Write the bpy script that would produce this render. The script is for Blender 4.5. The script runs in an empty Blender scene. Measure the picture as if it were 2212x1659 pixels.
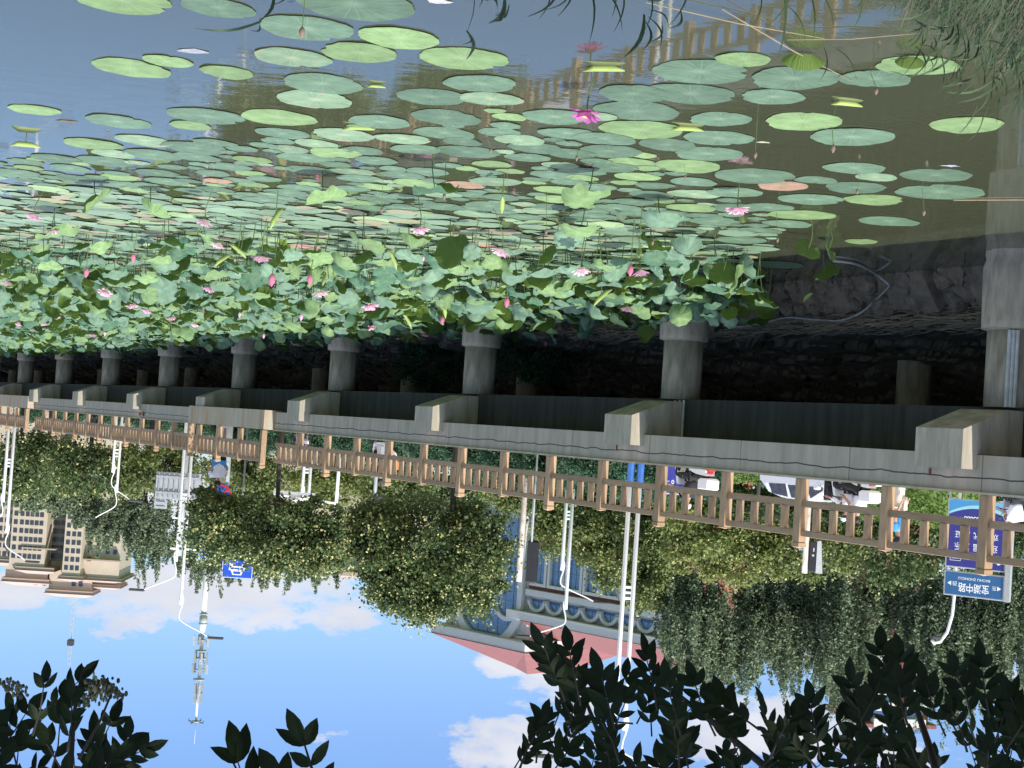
import bpy, math, random
import numpy as np
from mathutils import Vector, Matrix
random.seed(7)
rnd = random.random
def U(a, b): return a + (b - a) * random.random()
C = bpy.context.scene.collection
sc = bpy.context.scene
# ------------------------------------------------------------------ camera (the photograph was taken upside down)
CAM = Vector((0, 0, 3.6)); FP = 3200.0
ROLL = math.atan(.066); PITCH = math.atan(101.5 / FP * math.cos(ROLL))
Fv = Vector((0, math.cos(PITCH), -math.sin(PITCH))); Uv = Vector((0, math.sin(PITCH), math.cos(PITCH))); Xv = Vector((1, 0, 0))
Pr = -math.sin(ROLL) * Uv - math.cos(ROLL) * Xv
Pd = math.cos(ROLL) * Uv - math.sin(ROLL) * Xv
cam = bpy.data.cameras.new('camera'); co = bpy.data.objects.new('camera', cam); C.objects.link(co)
cam.sensor_width = 36; cam.lens = FP / 2212 * 36; cam.clip_end = 3000; cam.clip_start = .05
M = Matrix((Pr, -Pd, -Fv)).transposed().to_4x4(); M.translation = CAM
co.matrix_world = M; sc.camera = co
# ------------------------------------------------------------------ light
dv = Vector((.50904, .86074, 0)).normalized(); nv = Vector((-dv.y, dv.x, 0)); WR = math.atan2(dv.y, dv.x)
sh = (-dv + nv * .13).normalized(); SE = math.radians(52)
sdir = sh * math.cos(SE) + Vector((0, 0, math.sin(SE)))
sun = bpy.data.lights.new('sun', 'SUN'); sun.energy = 3.7; sun.angle = math.radians(.5); sun.color = (1, .95, .86)
so = bpy.data.objects.new('sun', sun); C.objects.link(so); so.rotation_euler = sdir.to_track_quat('Z', 'Y').to_euler()
sc.view_settings.view_transform = 'Standard'; sc.view_settings.look = 'None'; sc.view_settings.exposure = .82
W = bpy.data.worlds.new('World'); sc.world = W; W.use_nodes = True
def ray(px, py): return Fv + (px - 1106) / FP * Pr + (py - 829.5) / FP * Pd
def onz(px, py, z=0.0):
    r = ray(px, py); return CAM + r * ((z - CAM.z) / r.z)
def onD(px, py, D):
    r = ray(px, py); s = (D - CAM.dot(nv)) / r.dot(nv); return CAM + r * s
def onY(px, py, Y):
    r = ray(px, py); return CAM + r * (Y / r.y)
def onP(px, py, P0, N):
    r = ray(px, py); return CAM + r * ((P0 - CAM).dot(N) / r.dot(N))
def proj(P):
    q = Vector(P) - CAM; k = q.dot(Fv); return (1106 + FP * q.dot(Pr) / k, 829.5 + FP * q.dot(Pd) / k)
GZ = 3.7
def stand(px, py, h, g=GZ):                       # base of a thing whose top (h above the street) shows at px, py
    P = onz(px, py, g + h); return Vector((P.x, P.y, g))
def nod(nt, t, x=0, y=0, **k):
    n = nt.nodes.new(t)
    for a, b in k.items(): setattr(n, a, b)
    return n
def ramp(nt, stops, interp='LINEAR'):
    n = nt.nodes.new('ShaderNodeValToRGB'); cr = n.color_ramp; cr.interpolation = interp
    while len(cr.elements) < len(stops): cr.elements.new(.5)
    for e, (p, c) in zip(cr.elements, stops): e.position = p; e.color = (c, c, c, 1) if isinstance(c, (int, float)) else (*c, 1)
    return n
# world: Nishita sky with clouds that stand in fixed directions
nt = W.node_tree; nt.nodes.clear(); L = nt.links.new
out = nod(nt, 'ShaderNodeOutputWorld'); bg = nod(nt, 'ShaderNodeBackground'); sky = nod(nt, 'ShaderNodeTexSky')
sky.sky_type = 'NISHITA'; sky.sun_disc = False; sky.sun_elevation = SE; sky.sun_rotation = math.atan2(sdir.x, sdir.y); sky.air_density = 1.1; sky.dust_density = .6; sky.ozone_density = 2.5
bg.inputs[1].default_value = .08
tc = nod(nt, 'ShaderNodeTexCoord')
def mth(op, a=None, b=None, c=None, cl=False):
    m = nod(nt, 'ShaderNodeMath', operation=op); m.use_clamp = cl
    for i, v in enumerate((a, b, c)):
        if v is None: continue
        if isinstance(v, (int, float)): m.inputs[i].default_value = v
        else: L(v, m.inputs[i])
    return m.outputs[0]
ns = nod(nt, 'ShaderNodeTexNoise'); ns.inputs['Scale'].default_value = 15; ns.inputs['Detail'].default_value = 9; ns.inputs['Roughness'].default_value = .62
mp = nod(nt, 'ShaderNodeMapping'); mp.inputs['Scale'].default_value = (1, 1, 2.2); L(tc.outputs['Generated'], mp.inputs[0]); L(mp.outputs[0], ns.inputs['Vector'])
tot = None
# cloud banks: direction of the middle, half width and half height in px of the photograph
for (cx, cy, rx, ry, w) in ((1085, 1422, 95, 42, 1.0), (1070, 1612, 135, 62, 1.0), (470, 1290, 290, 70, 1.18), (690, 1330, 120, 50, .9), (30, 1280, 90, 34, 1.0), (770, 1592, 100, 30, .6), (1640, 1560, 150, 90, 1.0),
                            (1250, 1480, 160, 70, .8), (600, 1565, 60, 12, .5), (900, 1210, 300, 60, .8), (1900, 1360, 500, 130, .9), (300, 1080, 500, 90, .85), (1500, 1200, 400, 120, .85), (1950, 1640, 120, 60, .8)):
    r0 = ray(cx, cy).normalized(); r1 = (ray(cx + rx, cy).normalized() - r0); r2 = (ray(cx, cy + ry).normalized() - r0)
    def dt(v):
        k = v / v.length_squared; n_ = nod(nt, 'ShaderNodeVectorMath', operation='DOT_PRODUCT'); L(tc.outputs['Generated'], n_.inputs[0]); n_.inputs[1].default_value = k
        return mth('SUBTRACT', n_.outputs['Value'], k.dot(r0))
    a, b = dt(r1), dt(r2)
    q = mth('ADD', mth('MULTIPLY', a, a), mth('MULTIPLY', b, b))
    fw = nod(nt, 'ShaderNodeVectorMath', operation='DOT_PRODUCT'); L(tc.outputs['Generated'], fw.inputs[0]); fw.inputs[1].default_value = r0
    g = mth('MULTIPLY', mth('MULTIPLY', mth('SUBTRACT', 1.0, mth('MULTIPLY', q, .42), cl=True), w), mth('GREATER_THAN', fw.outputs['Value'], .3))
    tot = g if tot is None else mth('MAXIMUM', tot, g)
n1 = mth('SUBTRACT', ns.outputs['Fac'], .5)
# bright clouds added high overhead, out of view, to lift the ambient light
ns3 = nod(nt, 'ShaderNodeTexNoise'); ns3.inputs['Scale'].default_value = 2.6; ns3.inputs['Detail'].default_value = 5; L(mp.outputs[0], ns3.inputs['Vector'])
sz = nod(nt, 'ShaderNodeSeparateXYZ'); L(tc.outputs['Generated'], sz.inputs[0])
base = mth('MULTIPLY', mth('MULTIPLY', mth('SUBTRACT', ns3.outputs['Fac'], .36), 6.0, cl=True), mth('MULTIPLY', mth('SUBTRACT', sz.outputs['Z'], .32), 6.0, cl=True))
dens = mth('ADD', mth('MAXIMUM', tot, base), mth('MULTIPLY', n1, 3.4))
cl = ramp(nt, ((.52, 0.0), (.70, .7), (1.1, 1.0))); L(dens, cl.inputs[0])
ns2 = nod(nt, 'ShaderNodeTexNoise'); ns2.inputs['Scale'].default_value = 16; ns2.inputs['Detail'].default_value = 6; L(mp.outputs[0], ns2.inputs['Vector'])
cc = ramp(nt, ((.3, (4.9, 5.1, 5.8)), (.62, (5.7, 5.9, 6.5)))); L(ns2.outputs['Fac'], cc.inputs[0])
mx = nod(nt, 'ShaderNodeMix', data_type='RGBA'); L(cl.outputs[0], mx.inputs[0])
tint = nod(nt, 'ShaderNodeMix', data_type='RGBA', blend_type='MULTIPLY'); tint.inputs[0].default_value = 1; L(sky.outputs[0], tint.inputs[6]); tint.inputs[7].default_value = (.80, .93, 1.2, 1)
gt = nod(nt, 'ShaderNodeVectorMath', operation='SCALE'); L(cc.outputs[0], gt.inputs[0]); L(mth('ADD', mth('MULTIPLY', mth('MULTIPLY', mth('SUBTRACT', sz.outputs['Z'], .32), 5.0, cl=True), 1.6), 1.0), gt.inputs[3])  # overhead clouds scaled brighter to add fill light
L(tint.outputs[2], mx.inputs[6]); L(gt.outputs[0], mx.inputs[7]); L(mx.outputs[2], bg.inputs[0]); L(bg.outputs[0], out.inputs[0])
# ------------------------------------------------------------------ helpers
MATS = {}
def mat(name, col, rough=.7, var=.12, scale=6.0, col2=None, metal=0, bump=0.0, bscale=None, coord='Object', island=0.0, trans=0.0, stretch=None, spec=.5, emit=0, coat=0, objr=0):
    if name in MATS: return MATS[name]
    m = bpy.data.materials.new(name); m.use_nodes = True; nt = m.node_tree; L = nt.links.new
    b = nt.nodes['Principled BSDF']; b.inputs['Roughness'].default_value = rough; b.inputs['Metallic'].default_value = metal; b.inputs['Specular IOR Level'].default_value = spec
    b.inputs['Coat Weight'].default_value = coat
    tc = nt.nodes.new('ShaderNodeTexCoord'); mp = nt.nodes.new('ShaderNodeMapping'); L(tc.outputs[coord], mp.inputs[0])
    if stretch: mp.inputs['Scale'].default_value = stretch
    n = nt.nodes.new('ShaderNodeTexNoise'); n.inputs['Scale'].default_value = scale; n.inputs['Detail'].default_value = 8; n.inputs['Roughness'].default_value = .6; L(mp.outputs[0], n.inputs[0])
    c2 = col2 or tuple(max(0, c * (1 - var * 2)) for c in col); c1 = col if col2 else tuple(c * (1 + var) for c in col)
    r = ramp(nt, ((.32, c2), (.68, c1))); L(n.outputs[0], r.inputs[0]); o = r.outputs[0]
    if island:
        g = nt.nodes.new('ShaderNodeNewGeometry'); r2 = ramp(nt, ((0, 1 - island), (1, 1 + island))); L(g.outputs['Random Per Island'], r2.inputs[0])
        x = nt.nodes.new('ShaderNodeMix'); x.data_type = 'RGBA'; x.blend_type = 'MULTIPLY'; x.inputs[0].default_value = 1; L(o, x.inputs[6]); L(r2.outputs[0], x.inputs[7]); o = x.outputs[2]
    if objr:
        oi = nt.nodes.new('ShaderNodeObjectInfo'); r3 = ramp(nt, ((0, 1 - objr), (1, 1 + objr))); L(oi.outputs['Random'], r3.inputs[0]); x = nt.nodes.new('ShaderNodeMix'); x.data_type = 'RGBA'; x.blend_type = 'MULTIPLY'; x.inputs[0].default_value = 1; L(o, x.inputs[6]); L(r3.outputs[0], x.inputs[7]); o = x.outputs[2]
    L(o, b.inputs['Base Color'])
    if bump:
        n2 = nt.nodes.new('ShaderNodeTexNoise'); n2.inputs['Scale'].default_value = bscale or scale * 5; n2.inputs['Detail'].default_value = 6; L(mp.outputs[0], n2.inputs[0])
        bu = nt.nodes.new('ShaderNodeBump'); bu.inputs['Strength'].default_value = bump; bu.inputs['Distance'].default_value = .03; L(n2.outputs[0], bu.inputs['Height']); L(bu.outputs[0], b.inputs['Normal'])
    if trans:
        t = nt.nodes.new('ShaderNodeBsdfTranslucent'); L(o, t.inputs[0]); s = nt.nodes.new('ShaderNodeMixShader'); s.inputs[0].default_value = trans
        L(b.outputs[0], s.inputs[1]); L(t.outputs[0], s.inputs[2]); L(s.outputs[0], nt.nodes['Material Output'].inputs[0])
    if emit: b.inputs['Emission Color'].default_value = (*col, 1); b.inputs['Emission Strength'].default_value = emit
    MATS[name] = m; return m
def tag(o, label=None, cat=None, group=None, kind=None):
    if label: o['label'] = label
    if cat: o['category'] = cat
    if group: o['group'] = group
    if kind: o['kind'] = kind
    return o
def thing(name, label, cat, loc=(0, 0, 0), rz=0, group=None):
    o = bpy.data.objects.new(name, None); C.objects.link(o); o.location = loc; o.rotation_euler = (0, 0, rz); o.empty_display_size = .2
    return tag(o, label, cat, group)
def copy_tree(o, parent=None):
    c = o.copy(); C.objects.link(c)
    if parent: c.parent = parent
    for ch in list(o.children): copy_tree(ch, c)
    return c
def npmesh(name, V, F, mats, smooth=False, mi=None):
    V = np.asarray(V, dtype=np.float32).reshape(-1, 3); me = bpy.data.meshes.new(name)
    ln = np.array([len(f) for f in F], dtype=np.int32) if not isinstance(F, np.ndarray) else np.full(len(F), F.shape[1], dtype=np.int32)
    idx = F.reshape(-1).astype(np.int32) if isinstance(F, np.ndarray) else np.fromiter((i for f in F for i in f), dtype=np.int32)
    me.vertices.add(len(V)); me.vertices.foreach_set('co', V.reshape(-1)); me.loops.add(len(idx)); me.loops.foreach_set('vertex_index', idx)
    me.polygons.add(len(ln)); st = np.zeros(len(ln), dtype=np.int32); st[1:] = np.cumsum(ln)[:-1]; me.polygons.foreach_set('loop_start', st); me.polygons.foreach_set('loop_total', ln)
    if mi is not None: me.polygons.foreach_set('material_index', np.asarray(mi, dtype=np.int32))
    me.polygons.foreach_set('use_smooth', np.full(len(ln), bool(smooth)))
    me.update(calc_edges=True); me.validate()
    for m in (mats if isinstance(mats, (list, tuple)) else [mats]): me.materials.append(m)
    return me
def obj(name, me, parent=None, loc=None, rz=None):
    o = bpy.data.objects.new(name, me); C.objects.link(o)
    if parent: o.parent = parent
    if loc is not None: o.location = loc
    if rz is not None: o.rotation_euler = (0, 0, rz)
    return o
class MB:
    def __init__(s): s.v = []; s.f = []; s.m = []
    def add(s, vs, fs, m=0):
        k = len(s.v); s.v += [tuple(v) for v in vs]; s.f += [tuple(i + k for i in f) for f in fs]; s.m += [m] * len(fs); return s
    def box(s, x0, x1, y0, y1, z0, z1, m=0, rot=None, bev=0):
        if bev:
            b = bev; pts = []
            for z, e in ((z0, b), (z0 + b, 0), (z1 - b, 0), (z1, b)):
                pts += [(x0 + e, y0 + e, z), (x1 - e, y0 + e, z), (x1 - e, y1 - e, z), (x0 + e, y1 - e, z)]
            fs = [(3, 2, 1, 0), (12, 13, 14, 15)]
            for r in range(3):
                for i in range(4): fs.append((r * 4 + i, r * 4 + (i + 1) % 4, r * 4 + 4 + (i + 1) % 4, r * 4 + 4 + i))
        else:
            pts = [(x0, y0, z0), (x1, y0, z0), (x1, y1, z0), (x0, y1, z0), (x0, y0, z1), (x1, y0, z1), (x1, y1, z1), (x0, y1, z1)]
            fs = [(3, 2, 1, 0), (4, 5, 6, 7), (0, 1, 5, 4), (1, 2, 6, 5), (2, 3, 7, 6), (3, 0, 4, 7)]
        if rot: pts = [rot @ Vector(p) for p in pts]
        return s.add(pts, fs, m)
    def tube(s, P, R, n=8, m=0, cap=True):
        P = [Vector(p) for p in P]; R = R if isinstance(R, (list, tuple)) else [R] * len(P); vs = []; up = None
        for i, p in enumerate(P):
            t = (P[min(i + 1, len(P) - 1)] - P[max(i - 1, 0)]).normalized()
            if up is None: up = Vector((1, 0, 0)) if abs(t.x) < .8 else Vector((0, 1, 0))
            a = (up - t * up.dot(t)).normalized(); b = t.cross(a); up = a
            vs += [p + (a * math.cos(q * 2 * math.pi / n) + b * math.sin(q * 2 * math.pi / n)) * R[i] for q in range(n)]
        fs = [(i * n + q, i * n + (q + 1) % n, (i + 1) * n + (q + 1) % n, (i + 1) * n + q) for i in range(len(P) - 1) for q in range(n)]
        if cap: fs += [tuple(range(n))[::-1], tuple((len(P) - 1) * n + q for q in range(n))]
        return s.add(vs, fs, m)
    def lathe(s, prof, c=(0, 0, 0), n=20, m=0, axis='z'):
        vs = []
        for r, z in prof:
            for q in range(n):
                a = q * 2 * math.pi / n; p = (r * math.cos(a), r * math.sin(a), z)
                if axis == 'y': p = (p[0], z, p[1])
                if axis == 'x': p = (z, p[0], p[1])
                vs.append((p[0] + c[0], p[1] + c[1], p[2] + c[2]))
        k = len(prof); fs = [(i * n + q, i * n + (q + 1) % n, (i + 1) * n + (q + 1) % n, (i + 1) * n + q) for i in range(k - 1) for q in range(n)]
        fs += [tuple(range(n))[::-1], tuple((k - 1) * n + q for q in range(n))]
        return s.add(vs, fs, m)
    def prism(s, pts, a, b, m=0, f=None):           # polygon pts in (u,w); f(u,w,k)->3d for k=a,b
        n = len(pts); f = f or (lambda u, w, k: (u, k, w))
        vs = [f(u, w, a) for u, w in pts] + [f(u, w, b) for u, w in pts]
        fs = [tuple(range(n)), tuple(range(2 * n - 1, n - 1, -1))] + [(i, n + i, n + (i + 1) % n, (i + 1) % n) for i in range(n)]
        return s.add(vs, fs, m)
    def ball(s, c, r, n=10, m=0):
        r = r if isinstance(r, (tuple, list)) else (r, r, r); k = max(4, n // 2); vs = []; fs = []
        for i in range(k + 1):
            t = math.pi * i / k
            for q in range(n):
                a = 2 * math.pi * q / n; vs.append((c[0] + r[0] * math.sin(t) * math.cos(a), c[1] + r[1] * math.sin(t) * math.sin(a), c[2] + r[2] * math.cos(t)))
        for i in range(k):
            for q in range(n): fs.append((i * n + q, (i + 1) * n + q, (i + 1) * n + (q + 1) % n, i * n + (q + 1) % n))
        return s.add(vs, fs, m)
    def mesh(s, name, mats, smooth=False): return npmesh(name, s.v, s.f, mats, smooth, s.m)
    def build(s, name, mats, parent=None, smooth=False, loc=None, rz=None): return obj(name, s.mesh(name, mats, smooth), parent, loc, rz)
def inpoly(x, y, P):
    c = False; j = len(P) - 1
    for i in range(len(P)):
        if (P[i][1] > y) != (P[j][1] > y) and x < (P[j][0] - P[i][0]) * (y - P[i][1]) / (P[j][1] - P[i][1]) + P[i][0]: c = not c
        j = i
    return c
# ------------------------------------------------------------------ materials
concrete = mat('concrete', (.50, .45, .36), .85, col2=(.26, .235, .185), scale=2.2, stretch=(2, 2, .35), bump=.25, bscale=14)
cracked = None
def facade_concrete():
    m = mat('weathered_concrete', (.46, .41, .33), .88, col2=(.30, .27, .22), scale=2.0, stretch=(1.6, 1.6, .25), bump=.3, bscale=20)
    nt = m.node_tree; L = nt.links.new; b = nt.nodes['Principled BSDF']; src = b.inputs['Base Color'].links[0].from_socket
    tc = nt.nodes.new('ShaderNodeTexCoord'); sp = nt.nodes.new('ShaderNodeSeparateXYZ'); L(tc.outputs['Object'], sp.inputs[0])
    n = nt.nodes.new('ShaderNodeTexNoise'); n.noise_dimensions = '1D'; n.inputs['Scale'].default_value = 1.3; n.inputs['Detail'].default_value = 6; L(sp.outputs['X'], n.inputs['W'])
    def mt(op, a, b_=None):
        q = nt.nodes.new('ShaderNodeMath'); q.operation = op
        for i, v in enumerate((a, b_)):
            if v is None: continue
            if isinstance(v, (int, float)): q.inputs[i].default_value = v
            else: L(v, q.inputs[i])
        return q.outputs[0]
    z = mt('ADD', sp.outputs['Z'], mt('MULTIPLY', mt('SUBTRACT', n.outputs[0], .5), .10))
    d = mt('ABSOLUTE', mt('SUBTRACT', z, 3.865)); lo = mt('LESS_THAN', d, .012)
    fr = mt('ABSOLUTE', mt('SUBTRACT', mt('FRACT', mt('MULTIPLY', sp.outputs['X'], .33)), .5)); j = mt('MULTIPLY', mt('LESS_THAN', fr, .004), .6)
    k = mt('MAXIMUM', lo, j)
    x = nt.nodes.new('ShaderNodeMix'); x.data_type = 'RGBA'; L(k, x.inputs[0]); L(src, x.inputs[6]); x.inputs[7].default_value = (.05, .05, .05, 1)
    # pale mortar blots and rust runs near the top edge
    n3 = nt.nodes.new('ShaderNodeTexNoise'); n3.inputs['Scale'].default_value = 1.7; n3.inputs['Detail'].default_value = 10; n3.inputs['Roughness'].default_value = .75; L(tc.outputs['Object'], n3.inputs[0])
    top = mt('MULTIPLY', mt('SUBTRACT', sp.outputs['Z'], 3.75), 1.6)
    r = ramp(nt, ((.60, 0.0), (.66, 1.0))); L(mt('ADD', mt('MULTIPLY', n3.outputs[0], .85), mt('MULTIPLY', top, .32)), r.inputs[0])
    y = nt.nodes.new('ShaderNodeMix'); y.data_type = 'RGBA'; L(r.outputs[0], y.inputs[0]); L(x.outputs[2], y.inputs[6]); y.inputs[7].default_value = (.43, .39, .30, 1)
    L(y.outputs[2], b.inputs['Base Color']); return m
fascia_m = facade_concrete()
pale_conc = mat('pale_stained_concrete', (.50, .47, .39), .85, col2=(.40, .27, .15), scale=2.2, stretch=(1.5, 1.5, .2), bump=.1)
pile_m = mat('pile_concrete', (.50, .435, .335), .85, col2=(.22, .19, .14), scale=2.4, stretch=(2, 2, .5), bump=.25, bscale=9)
wood = mat('brown_wood', (.46, .305, .18), .65, col2=(.33, .215, .122), scale=5, stretch=(3, 3, .6), bump=.12, bscale=30, objr=.16)
wood_h = mat('brown_wood_rail', (.38, .26, .16), .65, col2=(.27, .182, .11), scale=5, stretch=(.5, 3, 3), bump=.12, bscale=30, objr=.12)
stone_m = mat('grey_rubble_stone', (.19, .158, .115), .9, col2=(.08, .068, .052), scale=3, bump=.5, bscale=12, island=.35)
white_p = mat('white_paint', (.80, .80, .80), .4, var=.04)
grey_p = mat('grey_paint', (.42, .44, .45), .45, var=.06)
dgrey = mat('dark_grey_plastic', (.05, .052, .055), .5, var=.1)
black = mat('black_plastic', (.018, .018, .02), .45, var=.1)
rubber = mat('black_rubber', (.02, .02, .02), .8, var=.1)
chrome = mat('chrome', (.75, .75, .76), .15, metal=1, var=.02)
redp = mat('red_plastic', (.5, .02, .02), .3, var=.1)
bluep = mat('blue_paint', (.05, .15, .45), .4, var=.08)
skin_m = mat('skin', (.45, .25, .17), .6, var=.05)
hair_m = mat('black_hair', (.012, .01, .01), .6, var=.2)
shirt_w = mat('white_cloth', (.78, .79, .85), .8, var=.04, bump=.3, bscale=9)
cloth_k = mat('black_cloth', (.02, .02, .024), .85, var=.1, bump=.3, bscale=9)
cloth_b = mat('blue_cloth', (.05, .28, .62), .8, var=.08, bump=.3, bscale=9)
cloth_beige = mat('beige_cloth', (.62, .57, .48), .85, var=.05, bump=.3, bscale=9)
glass_b = mat('blue_window_glass', (.10, .20, .38), .08, var=.15, spec=1.0)
# ------------------------------------------------------------------ water
def water_mat():
    m = bpy.data.materials.new('pond_water'); m.use_nodes = True; nt = m.node_tree; L = nt.links.new; b = nt.nodes['Principled BSDF']
    b.inputs['Base Color'].default_value = (.055, .062, .037, 1); b.inputs['Roughness'].default_value = .03; b.inputs['IOR'].default_value = 2.0; b.inputs['Specular IOR Level'].default_value = .7
    tc = nt.nodes.new('ShaderNodeTexCoord'); mp = nt.nodes.new('ShaderNodeMapping'); L(tc.outputs['Object'], mp.inputs[0]); mp.inputs['Rotation'].default_value = (0, 0, .5); mp.inputs['Scale'].default_value = (1, 1.6, 1)
    a = nt.nodes.new('ShaderNodeTexNoise'); a.inputs['Scale'].default_value = 2.4; a.inputs['Detail'].default_value = 3; L(mp.outputs[0], a.inputs[0])
    c = nt.nodes.new('ShaderNodeTexNoise'); c.inputs['Scale'].default_value = .25; L(mp.outputs[0], c.inputs[0])
    r = ramp(nt, ((.42, .15), (.6, 1))); L(c.outputs[0], r.inputs[0])
    bu = nt.nodes.new('ShaderNodeBump'); bu.inputs['Distance'].default_value = .0028
    L(r.outputs[0], bu.inputs['Strength']); L(a.outputs[0], bu.inputs['Height']); L(bu.outputs[0], b.inputs['Normal']); return m
o = MB().add([(-600, -60, 0), (600, -60, 0), (600, 1500, 0), (-600, 1500, 0)], [(0, 1, 2, 3)]).build('water', water_mat()); tag(o, 'still green pond water reflecting sky and railing', 'water', kind='structure')
# frame of the promenade: local x runs along it, local y towards the bank
def WP(t, D, z=0): return dv * t + nv * D + Vector((0, 0, z))
def TD(P): P = Vector(P); return P.dot(dv), P.dot(nv)
grass_m = mat('roadside_grass', (.09, .17, .03), .9, col2=(.045, .10, .02), scale=1.5, bump=.4)
asphalt = mat('asphalt', (.055, .055, .057), .9, var=.1)
g = MB().add([(-700, 36, 3.66), (1600, 36, 3.66), (1600, 1500, 3.66), (-700, 1500, 3.66)], [(0, 1, 2, 3)]).build('ground', grass_m, rz=WR); tag(g, 'ground beyond the promenade', 'ground', kind='structure')
g = MB().add([(-300, 52, 3.70), (900, 52, 3.70), (900, 66, 3.70), (-300, 66, 3.70)], [(0, 1, 2, 3)]).build('road', asphalt, rz=WR); tag(g, 'asphalt road behind the promenade', 'road', kind='structure')
# near bank (under the photographer, its corner comes into the picture)
BP = [(-13, 17), (-7, 14.6), (-4.8, 12.7), (-3.7, 11.9), (-3.0, 11.0), (-1.6, 9.4), (2, 8.6), (12, 8), (45, 8)]
def bank_h(x, y):
    d = 1e9; s = 1
    for (a, b) in zip(BP[:-1], BP[1:]):
        ax, ay = a; bx, by = b; k = max(0, min(1, ((x - ax) * (bx - ax) + (y - ay) * (by - ay)) / ((bx - ax) ** 2 + (by - ay) ** 2)))
        q = math.hypot(x - ax - k * (bx - ax), y - ay - k * (by - ay))
        if q < d: d = q; s = 1 if (bx - ax) * (y - ay) - (by - ay) * (x - ax) < 0 else -1
    d *= s
    return -1.2 if d < -1.5 else (.8 * d if d < 0 else .75 * (1 - math.exp(-d * 1.6)) + min(1.2, .16 * d))
nx, ny = 130, 90; V = []; F = []
for j in range(ny):
    for i in range(nx):
        x = -13 + 30 * i / (nx - 1); y = -4 + 22 * j / (ny - 1); V.append((x, y, bank_h(x, y) + .07 * math.sin(x * 3.1 + y) * math.sin(y * 2.7) - .02))
for j in range(ny - 1):
    for i in range(nx - 1): k = j * nx + i; F.append((k, k + 1, k + nx + 1, k + nx))
soil = mat('bank_soil', (.035, .034, .02), .95, var=.25, scale=3, bump=.5)
o = obj('near_bank', npmesh('near_bank', V, F, soil, True)); tag(o, 'soil bank on the near side of the pond', 'bank', kind='structure')
# rubble embankment under the deck
def emb(D):
    P = [(20.6, -.6), (21.2, -.1), (21.7, .55), (23.6, .78), (27.2, 1.15), (33.2, 3.4), (36.5, 3.5)]
    for (a, b), (c, d) in zip(P[:-1], P[1:]):
        if D <= c: return b + (d - b) * (D - a) / (c - a)
    return 3.5
rs = np.random.RandomState(5)
def stone_sheet(t0, t1, D0, D1, st, cell):
    nt_, nd = int((t1 - t0) / st) + 1, int((D1 - D0) / st) + 1
    T = np.linspace(t0, t1, nt_); Dd = np.linspace(D0, D1, nd); TT, DD = np.meshgrid(T, Dd); gi = np.floor(TT / cell).astype(int); gj = np.floor(DD / (cell * .8)).astype(int)
    ks = rs.rand(64, 64, 3); f1 = np.full(TT.shape, 9.); f2 = np.full(TT.shape, 9.); hh = np.zeros(TT.shape)
    for a in (-1, 0, 1):
        for b in (-1, 0, 1):
            k = ks[(gi + a) % 64, (gj + b) % 64]; px = (gi + a + k[..., 0]) * cell; py = (gj + b + k[..., 1]) * cell * .8
            d = np.hypot(TT - px, DD - py); c = d < f1; f2 = np.where(c, f1, np.minimum(f2, d)); hh = np.where(c, k[..., 2], hh); f1 = np.where(c, d, f1)
    e = np.clip((f2 - f1) / (.10), 0, 1); bump = (e ** .5) * (.14 + .22 * hh) - .14
    Z = np.vectorize(emb)(DD) + bump; V = np.stack([TT, DD - bump * .4, Z], -1).reshape(-1, 3)
    i = np.arange(nd - 1)[:, None] * nt_ + np.arange(nt_ - 1)[None]; F = np.stack([i, i + 1, i + nt_ + 1, i + nt_], -1).reshape(-1, 4)
    return V, F
V, F = stone_sheet(4, 132, 20.6, 36.4, .10, .85)
o = obj('embankment', npmesh('embankment', V, F, stone_m), rz=WR); tag(o, 'rubble stone slope under the promenade', 'embankment', kind='structure')
boul = []
for q in range(5):
    bm = MB(); bm.ball((0, 0, 0), (1, .8, .72), 12); vs = []
    sd = [Vector((U(-1, 1), U(-1, 1), U(-1, 1))).normalized() for _ in range(9)]
    for v in bm.v:
        v = Vector(v); k = 1
        for s_ in sd:
            h = v.dot(s_) - .62
            if h > 0: v -= s_ * h * .9
        vs.append(v)
    bm.v = [tuple(v) for v in vs]; boul.append(bm.mesh('boulder', stone_m))
t = 12.5; k = 0
while t < 46:
    s = U(.2, .38)
    for lv in (0, 1):
        b = obj('boulder', boul[k % 5]); b.location = WP(t + U(-.1, .1), 21.05 + lv * .33 + U(-.06, .06) + (.55 - .035 * (t - 16) if t < 32 else 0), .08 + lv * .42); b.rotation_euler = (U(0, 6), U(0, 6), U(0, 6)); b.scale = (s, s, s * 1.1)
        tag(b, ('wet grey boulder in the bottom row at the waterline under the promenade' if lv == 0 else 'grey boulder in the upper row just above the waterline stones'), 'boulder', 'boulders edging the water under the deck, %s row' % ('lower' if lv == 0 else 'upper')); k += 1
    t += s * 1.75
# ------------------------------------------------------------------ promenade deck
dark_conc = mat('shade_black_concrete', (.05, .05, .045), .9, col2=(.018, .019, .018), scale=2, stretch=(2.5, 2, .2), bump=.2)  # girder concrete coloured near black to carry the shade under the deck
dk = thing('promenade_deck', 'grey concrete promenade deck on round piles along the lotus pond', 'promenade', rz=WR)
CAPS = [17.3 + 9.2 * i for i in range(-1, 13)]
T0, T1 = 3.0, 134.0
MB().box(T0, T1, 18.99, 36.2, 3.52, 4.105).build('deck_slab', concrete, dk)
MB().box(T0, 47.3, 18.75, 18.985, 3.49, 4.115).build('fascia', fascia_m, dk)
MB().box(55.2, 82.2, 18.75, 18.985, 3.49, 4.115).build('fascia', fascia_m, dk)
MB().box(91, T1, 18.75, 18.985, 3.49, 4.115).build('fascia', fascia_m, dk)
MB().box(T0, 47.3, 18.70, 18.745, 4.085, 4.125).box(55.2, 82.2, 18.70, 18.745, 4.085, 4.125).build('deck_edge_lip', pale_conc, dk)
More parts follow.
